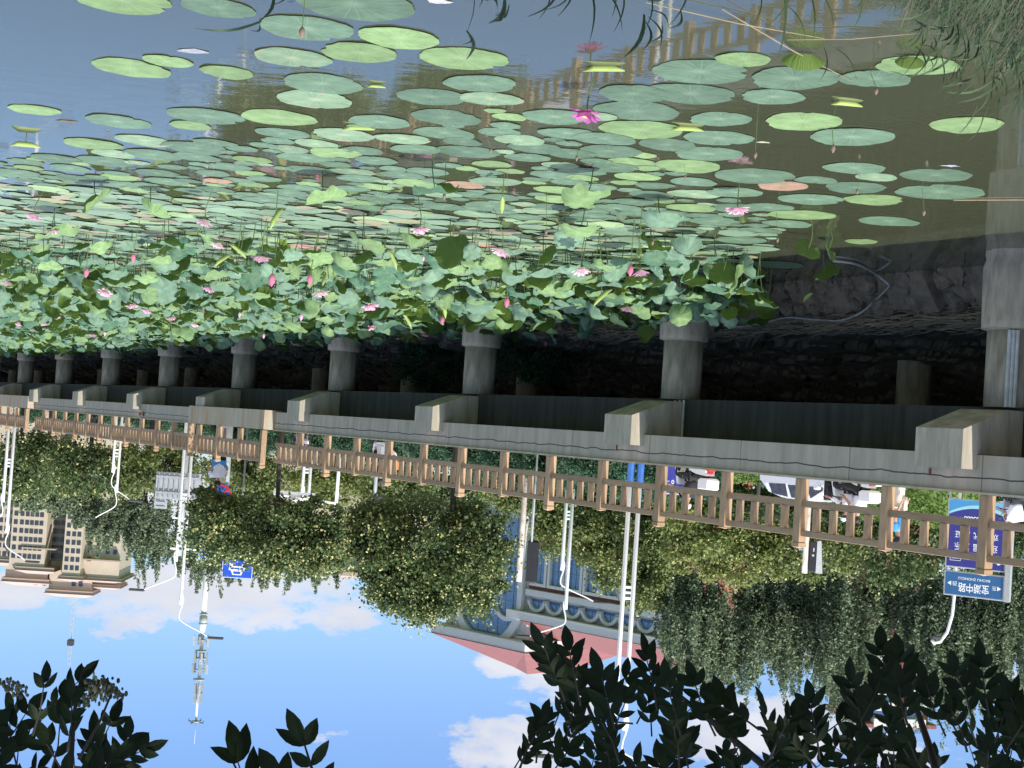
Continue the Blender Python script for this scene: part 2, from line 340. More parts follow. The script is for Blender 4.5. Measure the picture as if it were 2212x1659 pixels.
for a, b in ((47.3, 55.2), (82.2, 91)):
    o = MB().box(a + .003, b - .003, 18.36, 18.985, 3.44, 4.10).build('platform_fascia', pale_conc, dk); tag(o, 'pale rust streaked concrete side of a viewing platform')
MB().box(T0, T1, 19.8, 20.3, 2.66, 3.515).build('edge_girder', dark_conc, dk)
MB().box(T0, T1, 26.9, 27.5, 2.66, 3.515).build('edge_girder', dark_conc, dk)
capm = MB(); w = .51
prof = [(18.4, 3.09), (19.42, 2.72), (19.795, 2.72), (19.795, 3.48), (18.75 - .003, 3.48), (18.75 - .003, 3.73), (18.4, 3.73)]
capm.prism(prof, -w, w, f=lambda u, z, k: (k, u, z)); capm.box(-w, w, 20.305, 26.895, 2.72, 3.51); capm.box(-w, w, 27.505, 33, 2.9, 3.51)
cap_me = capm.mesh('cap_beam', concrete)
pl = MB().lathe([(.44, 1.30), (.44, 2.66)], (0, 20.05, 0), 28); pile_me = pl.mesh('pile', pile_m, False)
sl = MB(); prof = [(.47, -.8), (.52, .02), (.50, .12), (.55, .26), (.545, 1.2), (.54, 1.33), (.44, 1.36)]
sl.lathe(prof, (0, 20.05, 0), 28)
for i, v in enumerate(sl.v):
    if v[2] < .3: a = math.atan2(v[1] - 20.05, v[0]); kk = 1 + .05 * math.sin(a * 7) + .04 * math.sin(a * 13 + 1); sl.v[i] = (v[0] * kk, 20.05 + (v[1] - 20.05) * kk, v[2] + .05 * math.sin(a * 5))
sleeve_me = sl.mesh('sleeve', pile_m); 
for me in (pile_me, sleeve_me):
    for p in me.polygons: p.use_smooth = len(p.vertices) == 4 and abs(p.normal.z) < .5
bp = MB().lathe([(.42, .9), (.42, 2.66)], (0, 27.2, 0), 20).mesh('back_pile', pile_m)
for i, t in enumerate(CAPS):
    obj('cap_beam', cap_me, dk, (t, 0, 0)); p = obj('pile', pile_me, dk, (t, 0, 0)); obj('sleeve', sleeve_me, p); obj('back_pile', bp, dk, (t, 0, 0))
m = MB()
for a in (-.30, -.16, -.02): m.tube([(17.3 - .44 * math.cos(.95 + a), 20.05 - .47 * math.sin(.95 + a) - .03, z) for z in (1.37, 2.66)], .035, 8)
m.build('drain_pipe', mat('grey_plastic_pipe', (.5, .52, .5), .5), dk)
m = MB()
for dx in (-.2, -.05, .1): m.tube([(26.2 + dx, 19.77, 3.48), (26.2 + dx, 19.77, 2.68)], .03, 8)
m.build('drain_pipe', MATS['grey_plastic_pipe'], dk)
rust = mat('rusty_iron', (.16, .055, .03), .8, var=.2)
for t in (17.75, 26.95, 62.2): MB().box(t, t + .05, 18.738, 18.747, 3.76, 3.88).build('rust_stain', rust, dk) if t < 60 else MB().box(t, t + .3, 18.60, 18.745, 3.86, 4.0, bev=.02).build('rusty_bracket', rust, dk)
# ------------------------------------------------------------------ railing
rl = thing('railing', 'brown wooden railing with square posts along the promenade edge', 'railing', rz=WR)
RD = 18.86
tall = MB().box(-.09, .09, -.09, .09, 4.128, 5.30, bev=.008).box(-.078, .078, -.078, .078, 5.30, 5.32).box(-.098, .098, -.098, .098, 5.32, 5.395, bev=.006)
tall.add([(-.098, -.098, 5.396), (.098, -.098, 5.396), (.098, .098, 5.396), (-.098, .098, 5.396), (0, 0, 5.43)], [(0, 1, 4), (1, 2, 4), (2, 3, 4), (3, 0, 4), (3, 2, 1, 0)])
tall_me = tall.mesh('tall_post', wood)
mid = MB().box(-.085, .085, -.085, .085, 4.128, 5.235, bev=.008).add([(-.095, -.095, 5.236), (.095, -.095, 5.236), (.095, .095, 5.236), (-.095, .095, 5.236), (0, 0, 5.262)], [(0, 1, 4), (1, 2, 4), (2, 3, 4), (3, 0, 4), (3, 2, 1, 0)])
mid_me = mid.mesh('short_post', wood)
SP = 4.4 / 2; L1 = SP - .19
tr_me = MB().box(.095, SP - .095, -.05, .05, 5.085, 5.20, bev=.008).mesh('top_rail', wood_h)
lr_me = MB().box(.095, SP - .095, -.045, .045, 4.53, 4.655, bev=.008).mesh('lower_rail', wood_h)
ba_me = MB().box(-.05, .05, -.058, .058, 4.657, 5.083, bev=.006).mesh('baluster', wood)
t = 16.62 - 4 * 2.2; i = 0; nb = 0; far = MB()
while t < 132:
    y = RD - (.44 if (47.4 < t < 55 or 82.4 < t < 90.6) else 0)
    obj('tall_post' if i % 2 == 0 else 'short_post', tall_me if i % 2 == 0 else mid_me, rl, (t, y, 0))
    y2 = RD - (.44 if (47.4 < t + 1.1 < 55 or 82.4 < t + 1.1 < 90.6) else 0)
    obj('top_rail', tr_me, rl, (t, y2, 0)); obj('lower_rail', lr_me, rl, (t, y2, 0))
    for q in range(4):
        x = t + SP * (q + 1) / 5
        if t > 12 and nb < 100: obj('baluster', ba_me, rl, (x, y2, 0)); nb += 1
        else: far.box(x - .05, x + .05, y2 - .04, y2 + .04, 4.657, 5.083)
    t += 2.2; i += 1
o = far.build('baluster', wood, rl); tag(o, kind='stuff')
for a in (47.4, 55.0, 82.4, 90.6): MB().box(a - .09, a + .09, 18.33, 18.51, 4.12, 5.26, bev=.008).build('short_post', wood, rl)
# grey hose over the stones
def world_curve(pts, r, name, m, label, cat):
    P = [Vector(p) for p in pts]; Q = []
    for i in range(len(P) - 1):
        a, b, c, d = P[max(i - 1, 0)], P[i], P[i + 1], P[min(i + 2, len(P) - 1)]
        for k in range(6):
            s = k / 6; Q.append(.5 * ((2 * b) + (c - a) * s + (2 * a - 5 * b + 4 * c - d) * s * s + (3 * b - a - 3 * c + d) * s ** 3))
    Q.append(P[-1]); o = MB().tube(Q, r, 8).build(name, m, smooth=True); return tag(o, label, cat)
hp = [onD(x, y, D) for x, y, D in ((1530, 696, 21.75), (1590, 706, 21.75), (1650, 697, 21.7), (1700, 686, 21.65), (1760, 690, 21.65), (1815, 692, 21.6), (1860, 675, 21.5), (1895, 645, 21.5), (1922, 618, 21.2))]
world_curve(hp, .022, 'hose', mat('grey_hose', (.33, .34, .32), .5), 'long grey hose snaking over the waterline stones under the deck', 'hose')
world_curve([onD(1922, 616, 21.2), onD(1890, 590, 20.9), onz(1850, 570, .03), onz(1800, 563, .03)], .028, 'hose', MATS['grey_hose'], 'short grey hose end dipping into the water off the kinked corner', 'hose')
# dry reeds lying on the terrace
V = []; F = []
for _ in range(1500):
    tt, DD = U(16.5, 26) if rnd() < .75 else U(26, 34), U(21.75, 23.0); a = random.gauss(0, .35); l = U(.3, .9); z = emb(DD) + U(.05, .32); p = Vector((tt, DD, z)); q = p + Vector((l * math.cos(a), l * math.sin(a) * .5, U(-.12, .12))); e = Vector((0, .3, .8)) * .008
    k = len(V); V += [p - e, p + e, q + e, q - e]; F.append((k, k + 1, k + 2, k + 3))
o = obj('dry_reeds', npmesh('dry_reeds', V, F, mat('straw', (.25, .20, .125), .9, island=.4)), rz=WR); tag(o, 'dry brown reed straw lying on the stones', 'straw', kind='stuff')
# ------------------------------------------------------------------ lotus
def leaf_mat(name, c_top, c_vein, c_under, edge=None, trans=.12, blotch=.0):
    m = bpy.data.materials.new(name); m.use_nodes = True; nt = m.node_tree; L = nt.links.new; b = nt.nodes['Principled BSDF']; b.inputs['Roughness'].default_value = .55; b.inputs['Specular IOR Level'].default_value = .35
    tc = nt.nodes.new('ShaderNodeTexCoord'); sp = nt.nodes.new('ShaderNodeSeparateXYZ'); L(tc.outputs['Object'], sp.inputs[0])
    def mt(op, a, b_=None, c_=None, cl=False):
        q = nt.nodes.new('ShaderNodeMath'); q.operation = op; q.use_clamp = cl
        for i, v in enumerate((a, b_, c_)):
            if v is None: continue
            if isinstance(v, (int, float)): q.inputs[i].default_value = v
            else: L(v, q.inputs[i])
        return q.outputs[0]
    ang = mt('ARCTAN2', sp.outputs['Y'], sp.outputs['X']); r = mt('SQRT', mt('ADD', mt('MULTIPLY', sp.outputs['X'], sp.outputs['X']), mt('MULTIPLY', sp.outputs['Y'], sp.outputs['Y'])))
    nz = nt.nodes.new('ShaderNodeTexNoise'); nz.inputs['Scale'].default_value = 4; nz.inputs['Detail'].default_value = 6; L(tc.outputs['Object'], nz.inputs[0])
    oi = nt.nodes.new('ShaderNodeObjectInfo'); 
    v = mt('ABSOLUTE', mt('SINE', mt('ADD', mt('MULTIPLY', ang, 10), mt('MULTIPLY', nz.outputs[0], 1.6))))
    vein = mt('MULTIPLY', mt('SUBTRACT', 1.0, mt('MULTIPLY', v, mt('ADD', mt('MULTIPLY', r, 9), 1.4)), cl=True), mt('SUBTRACT', 1.15, mt('MULTIPLY', r, 1.2)), cl=True)
    cen = mt('SUBTRACT', 1.0, mt('MULTIPLY', r, 7.5), cl=True); vc = mt('MAXIMUM', mt('MULTIPLY', vein, .75), cen)
    r1 = ramp(nt, ((.35, tuple(c * .78 for c in c_top)), (.68, tuple(min(1, c * 1.15) for c in c_top)))); L(nz.outputs[0], r1.inputs[0])
    x = nt.nodes.new('ShaderNodeMix'); x.data_type = 'RGBA'; L(vc, x.inputs[0]); L(r1.outputs[0], x.inputs[6]); x.inputs[7].default_value = (*c_vein, 1); o = x.outputs[2]
    if edge:
        n2 = nt.nodes.new('ShaderNodeTexNoise'); n2.inputs['Scale'].default_value = 5; n2.inputs['Detail'].default_value = 8; L(tc.outputs['Object'], n2.inputs[0])
        e = ramp(nt, ((.72, 0.0), (.9, 1.0))); L(mt('ADD', mt('MULTIPLY', r, 1.25), mt('MULTIPLY', mt('SUBTRACT', n2.outputs[0], .5), 1.6 + blotch)), e.inputs[0])
        y = nt.nodes.new('ShaderNodeMix'); y.data_type = 'RGBA'; L(e.outputs[0], y.inputs[0]); L(o, y.inputs[6]); y.inputs[7].default_value = (*edge, 1); o = y.outputs[2]
    hv = nt.nodes.new('ShaderNodeHueSaturation'); rr = ramp(nt, ((0, .82), (1, 1.18))); L(oi.outputs['Random'], rr.inputs[0]); L(rr.outputs[0], hv.inputs['Value']); L(o, hv.inputs['Color']); o = hv.outputs[0]
    ge = nt.nodes.new('ShaderNodeNewGeometry'); z = nt.nodes.new('ShaderNodeMix'); z.data_type = 'RGBA'; L(ge.outputs['Backfacing'], z.inputs[0]); L(o, z.inputs[6]); z.inputs[7].default_value = (*c_under, 1)
    L(z.outputs[2], b.inputs['Base Color'])
    bu = nt.nodes.new('ShaderNodeBump'); bu.inputs['Strength'].default_value = .35; bu.inputs['Distance'].default_value = .01; L(v, bu.inputs['Height']); L(bu.outputs[0], b.inputs['Normal'])
    t = nt.nodes.new('ShaderNodeBsdfTranslucent'); L(z.outputs[2], t.inputs[0]); s = nt.nodes.new('ShaderNodeMixShader'); s.inputs[0].default_value = trans
    L(b.outputs[0], s.inputs[1]); L(t.outputs[0], s.inputs[2]); L(s.outputs[0], nt.nodes['Material Output'].inputs[0]); return m
TEAL, LIGHT, SPOT, DRY = 0, 1, 2, 3
padm = [leaf_mat('teal_pad', (.105, .18, .115), (.19, .285, .19), (.10, .13, .05)),
        leaf_mat('light_green_pad', (.185, .29, .12), (.26, .37, .19), (.12, .17, .05)),
        leaf_mat('spotted_pad', (.18, .28, .17), (.34, .4, .24), (.12, .12, .05), edge=(.33, .25, .17), blotch=.8),
        leaf_mat('dry_pad', (.34, .21, .15), (.24, .28, .12), (.2, .14, .09), edge=(.42, .24, .2))]
upm = [leaf_mat('blue_green_leaf', (.155, .265, .175), (.23, .35, .225), (.10, .17, .03), trans=.22), leaf_mat('fresh_green_leaf', (.20, .32, .13), (.28, .41, .18), (.15, .22, .04), trans=.25),
       leaf_mat('deep_green_leaf', (.075, .17, .095), (.13, .23, .13), (.09, .15, .03), trans=.2)]
stem_m = mat('lotus_stem', (.11, .17, .05), .7, var=.2)
def pad_geo(seed, n=40, rings=(.0, .12, .4, .75, .94, 1.0), raised=0):
    R = random.Random(seed); ph = [R.uniform(0, 6.28) for _ in range(6)]; ell = R.uniform(.9, 1.0); notch = R.uniform(0, 6.28); nw = R.choice((.05, .08, .12)); V = [(0, 0, .012)]; F = []
    n2 = R.uniform(0, 6.28); cut = R.random() < .4
    for ri, r in enumerate(rings[1:]):
        for q in range(n):
            a = 2 * math.pi * q / n; w = 1 + .025 * math.sin(3 * a + ph[0]) + .018 * math.sin(7 * a + ph[1]) + .012 * math.sin(17 * a + ph[2])
            d = abs((a - notch + math.pi) % (2 * math.pi) - math.pi); 
            if r > .7: w *= 1 - .16 * math.exp(-(d / nw) ** 2)
            if cut and r > .7: w *= 1 - .1 * math.exp(-(((abs((a - n2 + math.pi) % (2 * math.pi) - math.pi))) / .1) ** 2)
            z = .012 + .012 * (r * r) * math.sin(2 * a + ph[3]) + .02 * r ** 4 * math.sin(5 * a + ph[4]) * (.4) + (.018 if r == 1 else .008 * r) + .006 * r * math.sin(20 * a)
            V.append((r * w * math.cos(a) * .5, r * w * ell * math.sin(a) * .5, z * .6 + .004))
    for q in range(n): F.append((0, 1 + q, 1 + (q + 1) % n))
    for ri in range(len(rings) - 2):
        for q in range(n): k = 1 + ri * n; F.append((k + q, k + n + q, k + n + (q + 1) % n, k + (q + 1) % n))
    return V, F
PV = [pad_geo(i) for i in range(8)]
PM = [[npmesh('lotus_pad', v, f, padm[c], True) for v, f in PV] for c in range(4)]
def up_geo(seed, n=44):
    R = random.Random(seed); ph = [R.uniform(0, 6.28) for _ in range(6)]; kind = seed % 5; V = [(0, 0, 0)]; F = []; rings = (.12, .32, .52, .72, .88, 1.0)
    cone = R.uniform(.10, .3) if kind < 3 else R.uniform(-.5, -.2); fold = R.uniform(.15, .4); fa = R.uniform(0, 3.14); wv = R.uniform(.05, .11)
    for r in rings:
        for q in range(n):
            a = 2 * math.pi * q / n; k = 1 + .05 * math.sin(3 * a + ph[0]) + .035 * math.sin(8 * a + ph[1]) + .02 * math.sin(19 * a + ph[5])
            z = cone * r ** 1.5 + wv * r ** 3 * math.sin(5 * a + ph[2]) + wv * .6 * r ** 3 * math.sin(9 * a + ph[3]) - fold * (r * math.cos(a - fa)) ** 2 * (1 if kind < 3 else .3) - .18 * r ** 5
            V.append((r * k * math.cos(a) * .5, r * k * math.sin(a) * .5, z * .5))
    for q in range(n): F.append((0, 1 + q, 1 + (q + 1) % n))
    for ri in range(len(rings) - 1):
        for q in range(n): k = 1 + ri * n; F.append((k + q, k + n + q, k + n + (q + 1) % n, k + (q + 1) % n))
    return V, F
UV = [up_geo(i) for i in range(12)]
UM = [[npmesh('leaf_blade', v, f, upm[c], True) for v, f in UV] for c in range(3)]
def merge(geos, xf, name, mats, mi):              # many copies baked into one mesh (for what nobody could count)
    VV = []; FF = []; ln = []; MM = []; k = 0
    for (gi, Mx), c in zip(xf, mi):
        v, f = geos[gi]; A = np.array(v) @ np.array(Mx.to_3x3()).T + np.array(Mx.translation); VV.append(A)
        FF += [tuple(i + k for i in q) for q in f]; k += len(v); MM += [c] * len(f)
    return npmesh(name, np.concatenate(VV), FF, mats, True, MM)
# hand placed pads: x, y, width in the photograph, colour, label (None: one of the group)
PG = {TEAL: 'blue green', LIGHT: 'light green', SPOT: 'brown spotted', DRY: 'dry pinkish brown'}
HP = [(265, 5, 215, 1, 'light green lotus pad cut by the photo edge, farthest toward the corner over open water'), (470, 20, 168, 0, 'ribbed blue green pad with dark grass blades lying across it'), (765, 12, 262, 0, 'very large blue green pad with water beads, cut by the photo edge'),
      (662, 64, 205, 0, 'large ribbed blue green pad touching the very large beaded pad'), (775, 116, 175, 1, 'light green pad between the ribbed pad and the two large light pads'), (860, 85, 180, 1, 'light green pad with faint veins directly beside the very large beaded pad'),
      (632, 127, 168, 2, 'browned notched pad alone beside the light green pads'), (1002, 130, 195, 1, 'large light green pad pierced by a drooping reed tip'), (283, 150, 172, 1, 'light green pad with black nibbled rim in open water'),
      (362, 135, 110, 1, 'small light green pad touching the pad with the nibbled rim'), (489, 159, 122, 1, 'lone light green oval pad in the open blue water'), (697, 183, 182, 0, 'blue green pad with a snapped stem at its rim'),
      (680, 217, 180, 2, 'pad with brown crinkled edge next to the snapped stem pad'), (1037, 183, 172, 0, 'starry veined pad between railing reflection and large light pad'), (933, 212, 162, 0, 'ribbed pad beside the reflected platform edge'),
      (75, 240, 116, 1, 'pale green pad floating alone far out near the photo side edge'), (255, 265, 146, 0, 'notched grey green pad alone on the blue water'), (445, 253, 170, 0, 'blue green pad carrying a small black folded leaf'),
      (410, 273, 102, 1, 'small light green pad close to the pad with a black fold'), (602, 256, 168, 1, 'bright green oval pad next to the pole reflection'), (1368, 205, 168, 0, 'pad crossing the foot of the railing reflection'),
      (1375, 243, 192, 0, 'wide blue green pad just beside the big open pink lotus'), (1385, 283, 196, 1, 'wide light pad with a short dark stem standing on it'), (1514, 158, 210, 0, 'large beaded pad under the reflected railing posts'),
      (1492, 205, 200, 0, 'blue green pad overlapping the large beaded pad'), (1605, 131, 120, 1, 'small light green pad with curled lip near the railing reflection'), (1716, 172, 208, 0, 'broad blue green pad beside the upright curled leaf'),
      (1890, 173, 156, 0, 'blue green pad touching a thin bud stem, near the grassy bank'), (1668, 212, 142, 0, 'blue green pad with three water beads'), (1983, 145, 180, 1, 'notched pale pad under the hanging grass of the bank'),
      (1555, 260, 146, 0, 'round blue green pad left alone between two wide pads'), (1735, 265, 184, 1, 'wide pale green pad in the olive water beside a floating scrap'), (1840, 298, 194, 0, 'wide blue green pad with a pink bud over it'),
      (2088, 272, 168, 1, 'pale green pad nearest the promenade pile reflection'), (1552, 300, 152, 0, 'veined pad beside the curled floating leaf'), (1530, 335, 164, 0, 'blue green pad with bright star of veins at the edge of the raft'),
      (1485, 361, 150, 1, 'light green pad edging the raft beside open olive water'), (1365, 353, 112, 1, 'small light green pad tucked under its light neighbour'), (1318, 329, 148, 0, None), (1305, 302, 140, 0, None),
      (1630, 382, 178, 0, 'blue green pad crossed by a tall bud stem'), (1845, 365, 134, 0, 'blue green oval pad farthest out in the row of four near the pile'), (1893, 385, 98, 2, 'small yellowing pad squeezed in the row of four near the pile'),
      (2022, 381, 152, 0, 'blue green pad beside a floating silver scrap'), (1848, 407, 144, 0, 'blue green pad with a tiny hanging bud above it'), (2032, 417, 188, 0, 'widest blue green pad close to the dry floating stalk'),
      (1587, 417, 124, 0, 'blue green pad just beyond the open pink flower'), (1752, 432, 142, 0, None), (1888, 433, 132, 1, 'light green notched pad near the promenade piles'), (1690, 404, 122, 3, 'dry pinkish brown pad with green centre'),
      (1762, 391, 92, 0, None), (1733, 466, 148, 1, 'light green pad in the last row before the piles'), (1920, 480, 136, 0, 'lone blue green pad on dark water before the near pile'), (1860, 523, 80, 1, 'small bright pad at the edge of the deck shadow'),
      (1000, 401, 92, 3, 'dry salmon coloured pad curling in the raft'), (470, 392, 70, 3, 'small reddish dry pad in the far part of the raft'), (1660, 450, 110, 0, None), (1590, 451, 118, 0, None), (1200, 255, 150, 0, None), (963, 256, 160, 0, None), (1060, 216, 140, 2, 'crinkled pad with pale fringed rim'),
      (1225, 192, 20, 0, None), (820, 265, 140, 0, None), (1225, 290, 128, 0, None), (1080, 288, 96, 0, None), (1155, 322, 124, 0, None), (1010, 330, 140, 0, None), (960, 290, 134, 0, None), (870, 302, 124, 2, None), (740, 293, 140, 2, None),
      (200, 313, 132, 1, None), (310, 306, 130, 2, None), (420, 322, 150, 0, None), (225, 350, 130, 0, None), (330, 336, 130, 0, None), (610, 290, 120, 0, None), (1700, 485, 110, 0, None), (1640, 500, 100, 0, None), (1675, 573, 130, 0, 'dark pad in the shade beside the second pile'),
      (1545, 480, 120, 0, None), (1600, 520, 120, 0, None)]
pads = []                                           # x, y, radius
def water_r(px, py, w):
    P = onz(px, py, .02); Y = (P - CAM).dot(Fv); return P, w / FP * Y / 2
def pad_label(x, y, c):
    zone = ('at the far end of the raft' if y > 470 and x < 700 else 'mid raft before the piles' if y > 470 else 'in the raft beside open blue water' if x < 700 else 'in the central raft' if x < 1250 else 'at the raft edge beside olive water')
    return '%s lotus pad floating %s' % (PG[c], zone)
npad = 0
def put_pad(P, r, c, label=None, tilt=.02):
    global npad
    o = obj('lotus_pad', PM[c][random.randrange(8)]); z = (npad % 7) * .0007
    o.location = (P.x, P.y, .001 + z); o.rotation_euler = (random.gauss(0, .004), random.gauss(0, .004), U(0, 6.28)); o.scale = (2 * r, 2 * r * U(.95, 1.0), .32); npad += 1
    x, y = proj(P); l = label or pad_label(x, y, c); tag(o, l, 'lotus pad', l.replace('lotus pad', 'lotus pads')); 
    if label: o['group'] = 'single lotus pads in the open water'
    return o
for x, y, w, c, l in HP:
    if w < 30: continue
    P, r = water_r(x, y, w); pads.append((P.x, P.y, r)); put_pad(P, r, c, l, .035)
RAFT = [(-60, 350), (150, 330), (330, 320), (470, 300), (600, 300), (700, 270), (780, 255), (850, 225), (1000, 225), (1130, 238), (1290, 225), (1480, 250), (1470, 330), (1560, 385), (1640, 400), (1660, 470), (1700, 490), (1600, 570), (1400, 640), (1000, 700), (500, 742), (-60, 742)]
WPL = [onz(*p) for p in RAFT]; xs = [p.x for p in WPL]; ys = [p.y for p in WPL]
cell = {}
def free(x, y, r, k=.86):
    i, j = int(x // 1), int(y // 1)
    for a in (-1, 0, 1):
        for b in (-1, 0, 1):
            for (u, v, s) in cell.get((i + a, j + b), ()):
                if (x - u) ** 2 + (y - v) ** 2 < ((r + s) * k) ** 2: return False
    return True
def addc(x, y, r): cell.setdefault((int(x // 1), int(y // 1)), []).append((x, y, r))
for p in pads: addc(*p)
cand = []
WPQ = [(p.x, p.y) for p in WPL]
for k_ in range(170000):
    v = U(14, 95); 
    if rnd() > v / 95 * 1.2: continue
    y = v; x = U(-12, 42)
    if not inpoly(x, y, WPQ): continue
    r = U(.2, .4) if k_ > 22000 else U(.28, .42)
    if k_ > 70000: r = U(.12, .24)
    if free(x, y, r, .72 if y < 24 else .62): addc(x, y, r); cand.append((y, x, r))
cand.sort(); print('pads', len(cand))
far_xf = []; far_c = []
for i, (y, x, r) in enumerate(cand):
    P = Vector((x, y, .01)); q = rnd(); px, py = proj(P); c = SPOT if q < .13 else LIGHT if q < (.30 if py < 420 else .25) else DRY if q > .985 else TEAL
    if len(pads) + i < 300: put_pad(P, r, c)
    else: far_xf.append((random.randrange(8), Matrix.Translation((x, y, .001 + (i % 9) * .001)) @ Matrix.Rotation(U(0, 6.28), 4, 'Z') @ Matrix.Rotation(random.gauss(0, .008), 4, 'X') @ Matrix.Diagonal((2 * r, 2 * r, .4, 1)))); far_c.append(c)
lowg = [pad_geo(i + 20, 16, (0, .5, .92, 1.0)) for i in range(8)]
# object space veins need a centre per pad, so the far raft uses plain leaf colours
farm = [mat('far_teal_pad', (.165, .255, .165), .55, var=.15, scale=.9, island=.2), mat('far_light_pad', (.24, .34, .17), .55, var=.15, scale=.9, island=.2), mat('far_spotted_pad', (.20, .25, .15), .6, col2=(.28, .22, .15), scale=2, island=.2), mat('far_dry_pad', (.34, .2, .15), .6, island=.2)]
o = obj('lotus_raft', merge(lowg, far_xf, 'lotus_raft', farm, far_c)); tag(o, 'unbroken raft of floating lotus pads reaching the far piles', 'lotus pads', kind='stuff')
# raised leaves
RAISE = [(-60, 560), (60, 480), (300, 455), (800, 452), (1150, 465), (1400, 470), (1560, 510), (1700, 560), (1560, 640), (1440, 655), (1130, 690), (860, 715), (500, 750), (-60, 752)]
RW = [(p.x, p.y) for p in (onz(*q) for q in RAISE)]
ups = []; cell = {}
for k_ in range(60000):
    y = U(18, 112); x = U(-10, 48)
    if not inpoly(x, y, RW): continue
    px, py = proj((x, y, 0)); sparse = max(0, min(1, (560 - py) / 90)); 
    if rnd() < sparse * .93: continue
    D = x * nv.x + y * nv.y
    if D > 20.9: continue
    r = U(.17, .29); h = U(.35, .8) + (.35 if py > 560 else 0) * rnd()
    if free(x, y, r, .60 if py > 540 else .9): addc(x, y, r); ups.append((y, x, r, h))
HU = [(705, 432, 95, .42, 1), (940, 415, 100, .5, 2), (1265, 430, 105, .45, 0), (210, 437, 80, .35, 1), (120, 505, 100, .5, 0), (1590, 605, 85, .62, 1), (1440, 640, 70, .7, 0), (1745, 541, 60, .3, 2), (1100, 672, 60, .85, 0), (1035, 660, 62, .85, 1), (330, 462, 70, .45, 0), (1430, 480, 90, .4, 0), (1250, 500, 90, .4, 1), (980, 545, 85, .6, 1), (790, 530, 90, .6, 1), (1180, 600, 75, .8, 1), (1785, 590, 60, .35, 2), (1610, 645, 55, .4, 2), (165, 612, 62, .75, 1), (1790, 540, 56, .2, 1)]
for x, y, w, h, c in HU:
    P = onz(x, y, h); Y = (P - CAM).dot(Fv); ups.append((P.y, P.x, w / FP * Y / 2, h))
ups.sort(); print('raised', len(ups))
def stem_me(h, sd):
    R = random.Random(sd); a = R.uniform(-.12, .12); b = R.uniform(-.12, .12)
    return MB().tube([(a, b, -h - .1), (a * .7, b * .5, -h * .5), (0, 0, 0)], [.009, .008, .007], 5, cap=False).mesh('stem', stem_m)
SM = [[stem_me(h, k) for k in range(3)] for h in (.4, .6, .8, 1.0, 1.2)]
fu = []; fc = []; fs = MB()
for i, (y, x, r, h) in enumerate(ups):
    q = rnd(); D = x * nv.x + y * nv.y; c = 1 if q < .3 else 2 if q > (.75 if D < 19 else .35) else 0; gi = random.randrange(12)
    E_ = (random.gauss(0, .28), random.gauss(0, .28), U(0, 6.28))
    if rnd() < .22: E_ = (random.choice((-1, 1)) * U(.7, 1.25), random.gauss(0, .3), U(0, 6.28))
    if i < 300:
        o = obj('raised_lotus_leaf', UM[c][gi]); o.location = (x, y, h); o.rotation_euler = E_; o.scale = (2 * r, 2 * r, 2 * r)
        px, py = proj((x, y, h)); band = 'close to the second pile' if px > 1250 else 'before the middle piles' if px > 800 else 'toward the far piles'
        l = '%s raised lotus leaf %s' % (('blue green', 'fresh green', 'deep green')[c], band); tag(o, l, 'lotus leaf', l.replace('leaf', 'leaves'))
        s = obj('stem', SM[min(4, max(0, int((h - .3) / .2)))][i % 3]); s.parent = o; s.matrix_parent_inverse = (Matrix.Translation((x, y, 0)) @ Matrix.Translation((0, 0, h)) @ Matrix.Rotation(E_[2], 4, 'Z') @ Matrix.Rotation(E_[1], 4, 'Y') @ Matrix.Rotation(E_[0], 4, 'X') @ Matrix.Diagonal((2 * r, 2 * r, 2 * r, 1))).inverted(); s.location = (x, y, h)
    else:
        fu.append((gi % 8, Matrix.Translation((x, y, h)) @ Matrix.Rotation(E_[2], 4, 'Z') @ Matrix.Rotation(E_[1], 4, 'Y') @ Matrix.Rotation(E_[0], 4, 'X') @ Matrix.Diagonal((2 * r, 2 * r, 2 * r, 1)))); fc.append(c)
        if y < 60: fs.tube([(x, y, 0), (x + U(-.05, .05), y, h)], .009, 4, cap=False)
upl = []
for i in range(8):
    v, f = up_geo(i, 22); upl.append((v, f))
farup = [leaf_mat('far_leaf_a', (.155, .265, .175), (.155, .265, .175), (.10, .17, .03), trans=.22), leaf_mat('far_leaf_b', (.20, .32, .13), (.20, .32, .13), (.15, .22, .04), trans=.25), leaf_mat('far_leaf_c', (.075, .17, .095), (.075, .17, .095), (.09, .15, .03), trans=.2)]
o = obj('lotus_bed', merge(upl, fu, 'lotus_bed', farup, fc)); tag(o, 'dense bed of raised lotus leaves in front of the far piles', 'lotus leaves', kind='stuff')
if fs.v: o = fs.build('lotus_stems', stem_m); tag(o, 'thin stems under the bed of raised lotus leaves', 'stems', kind='stuff')
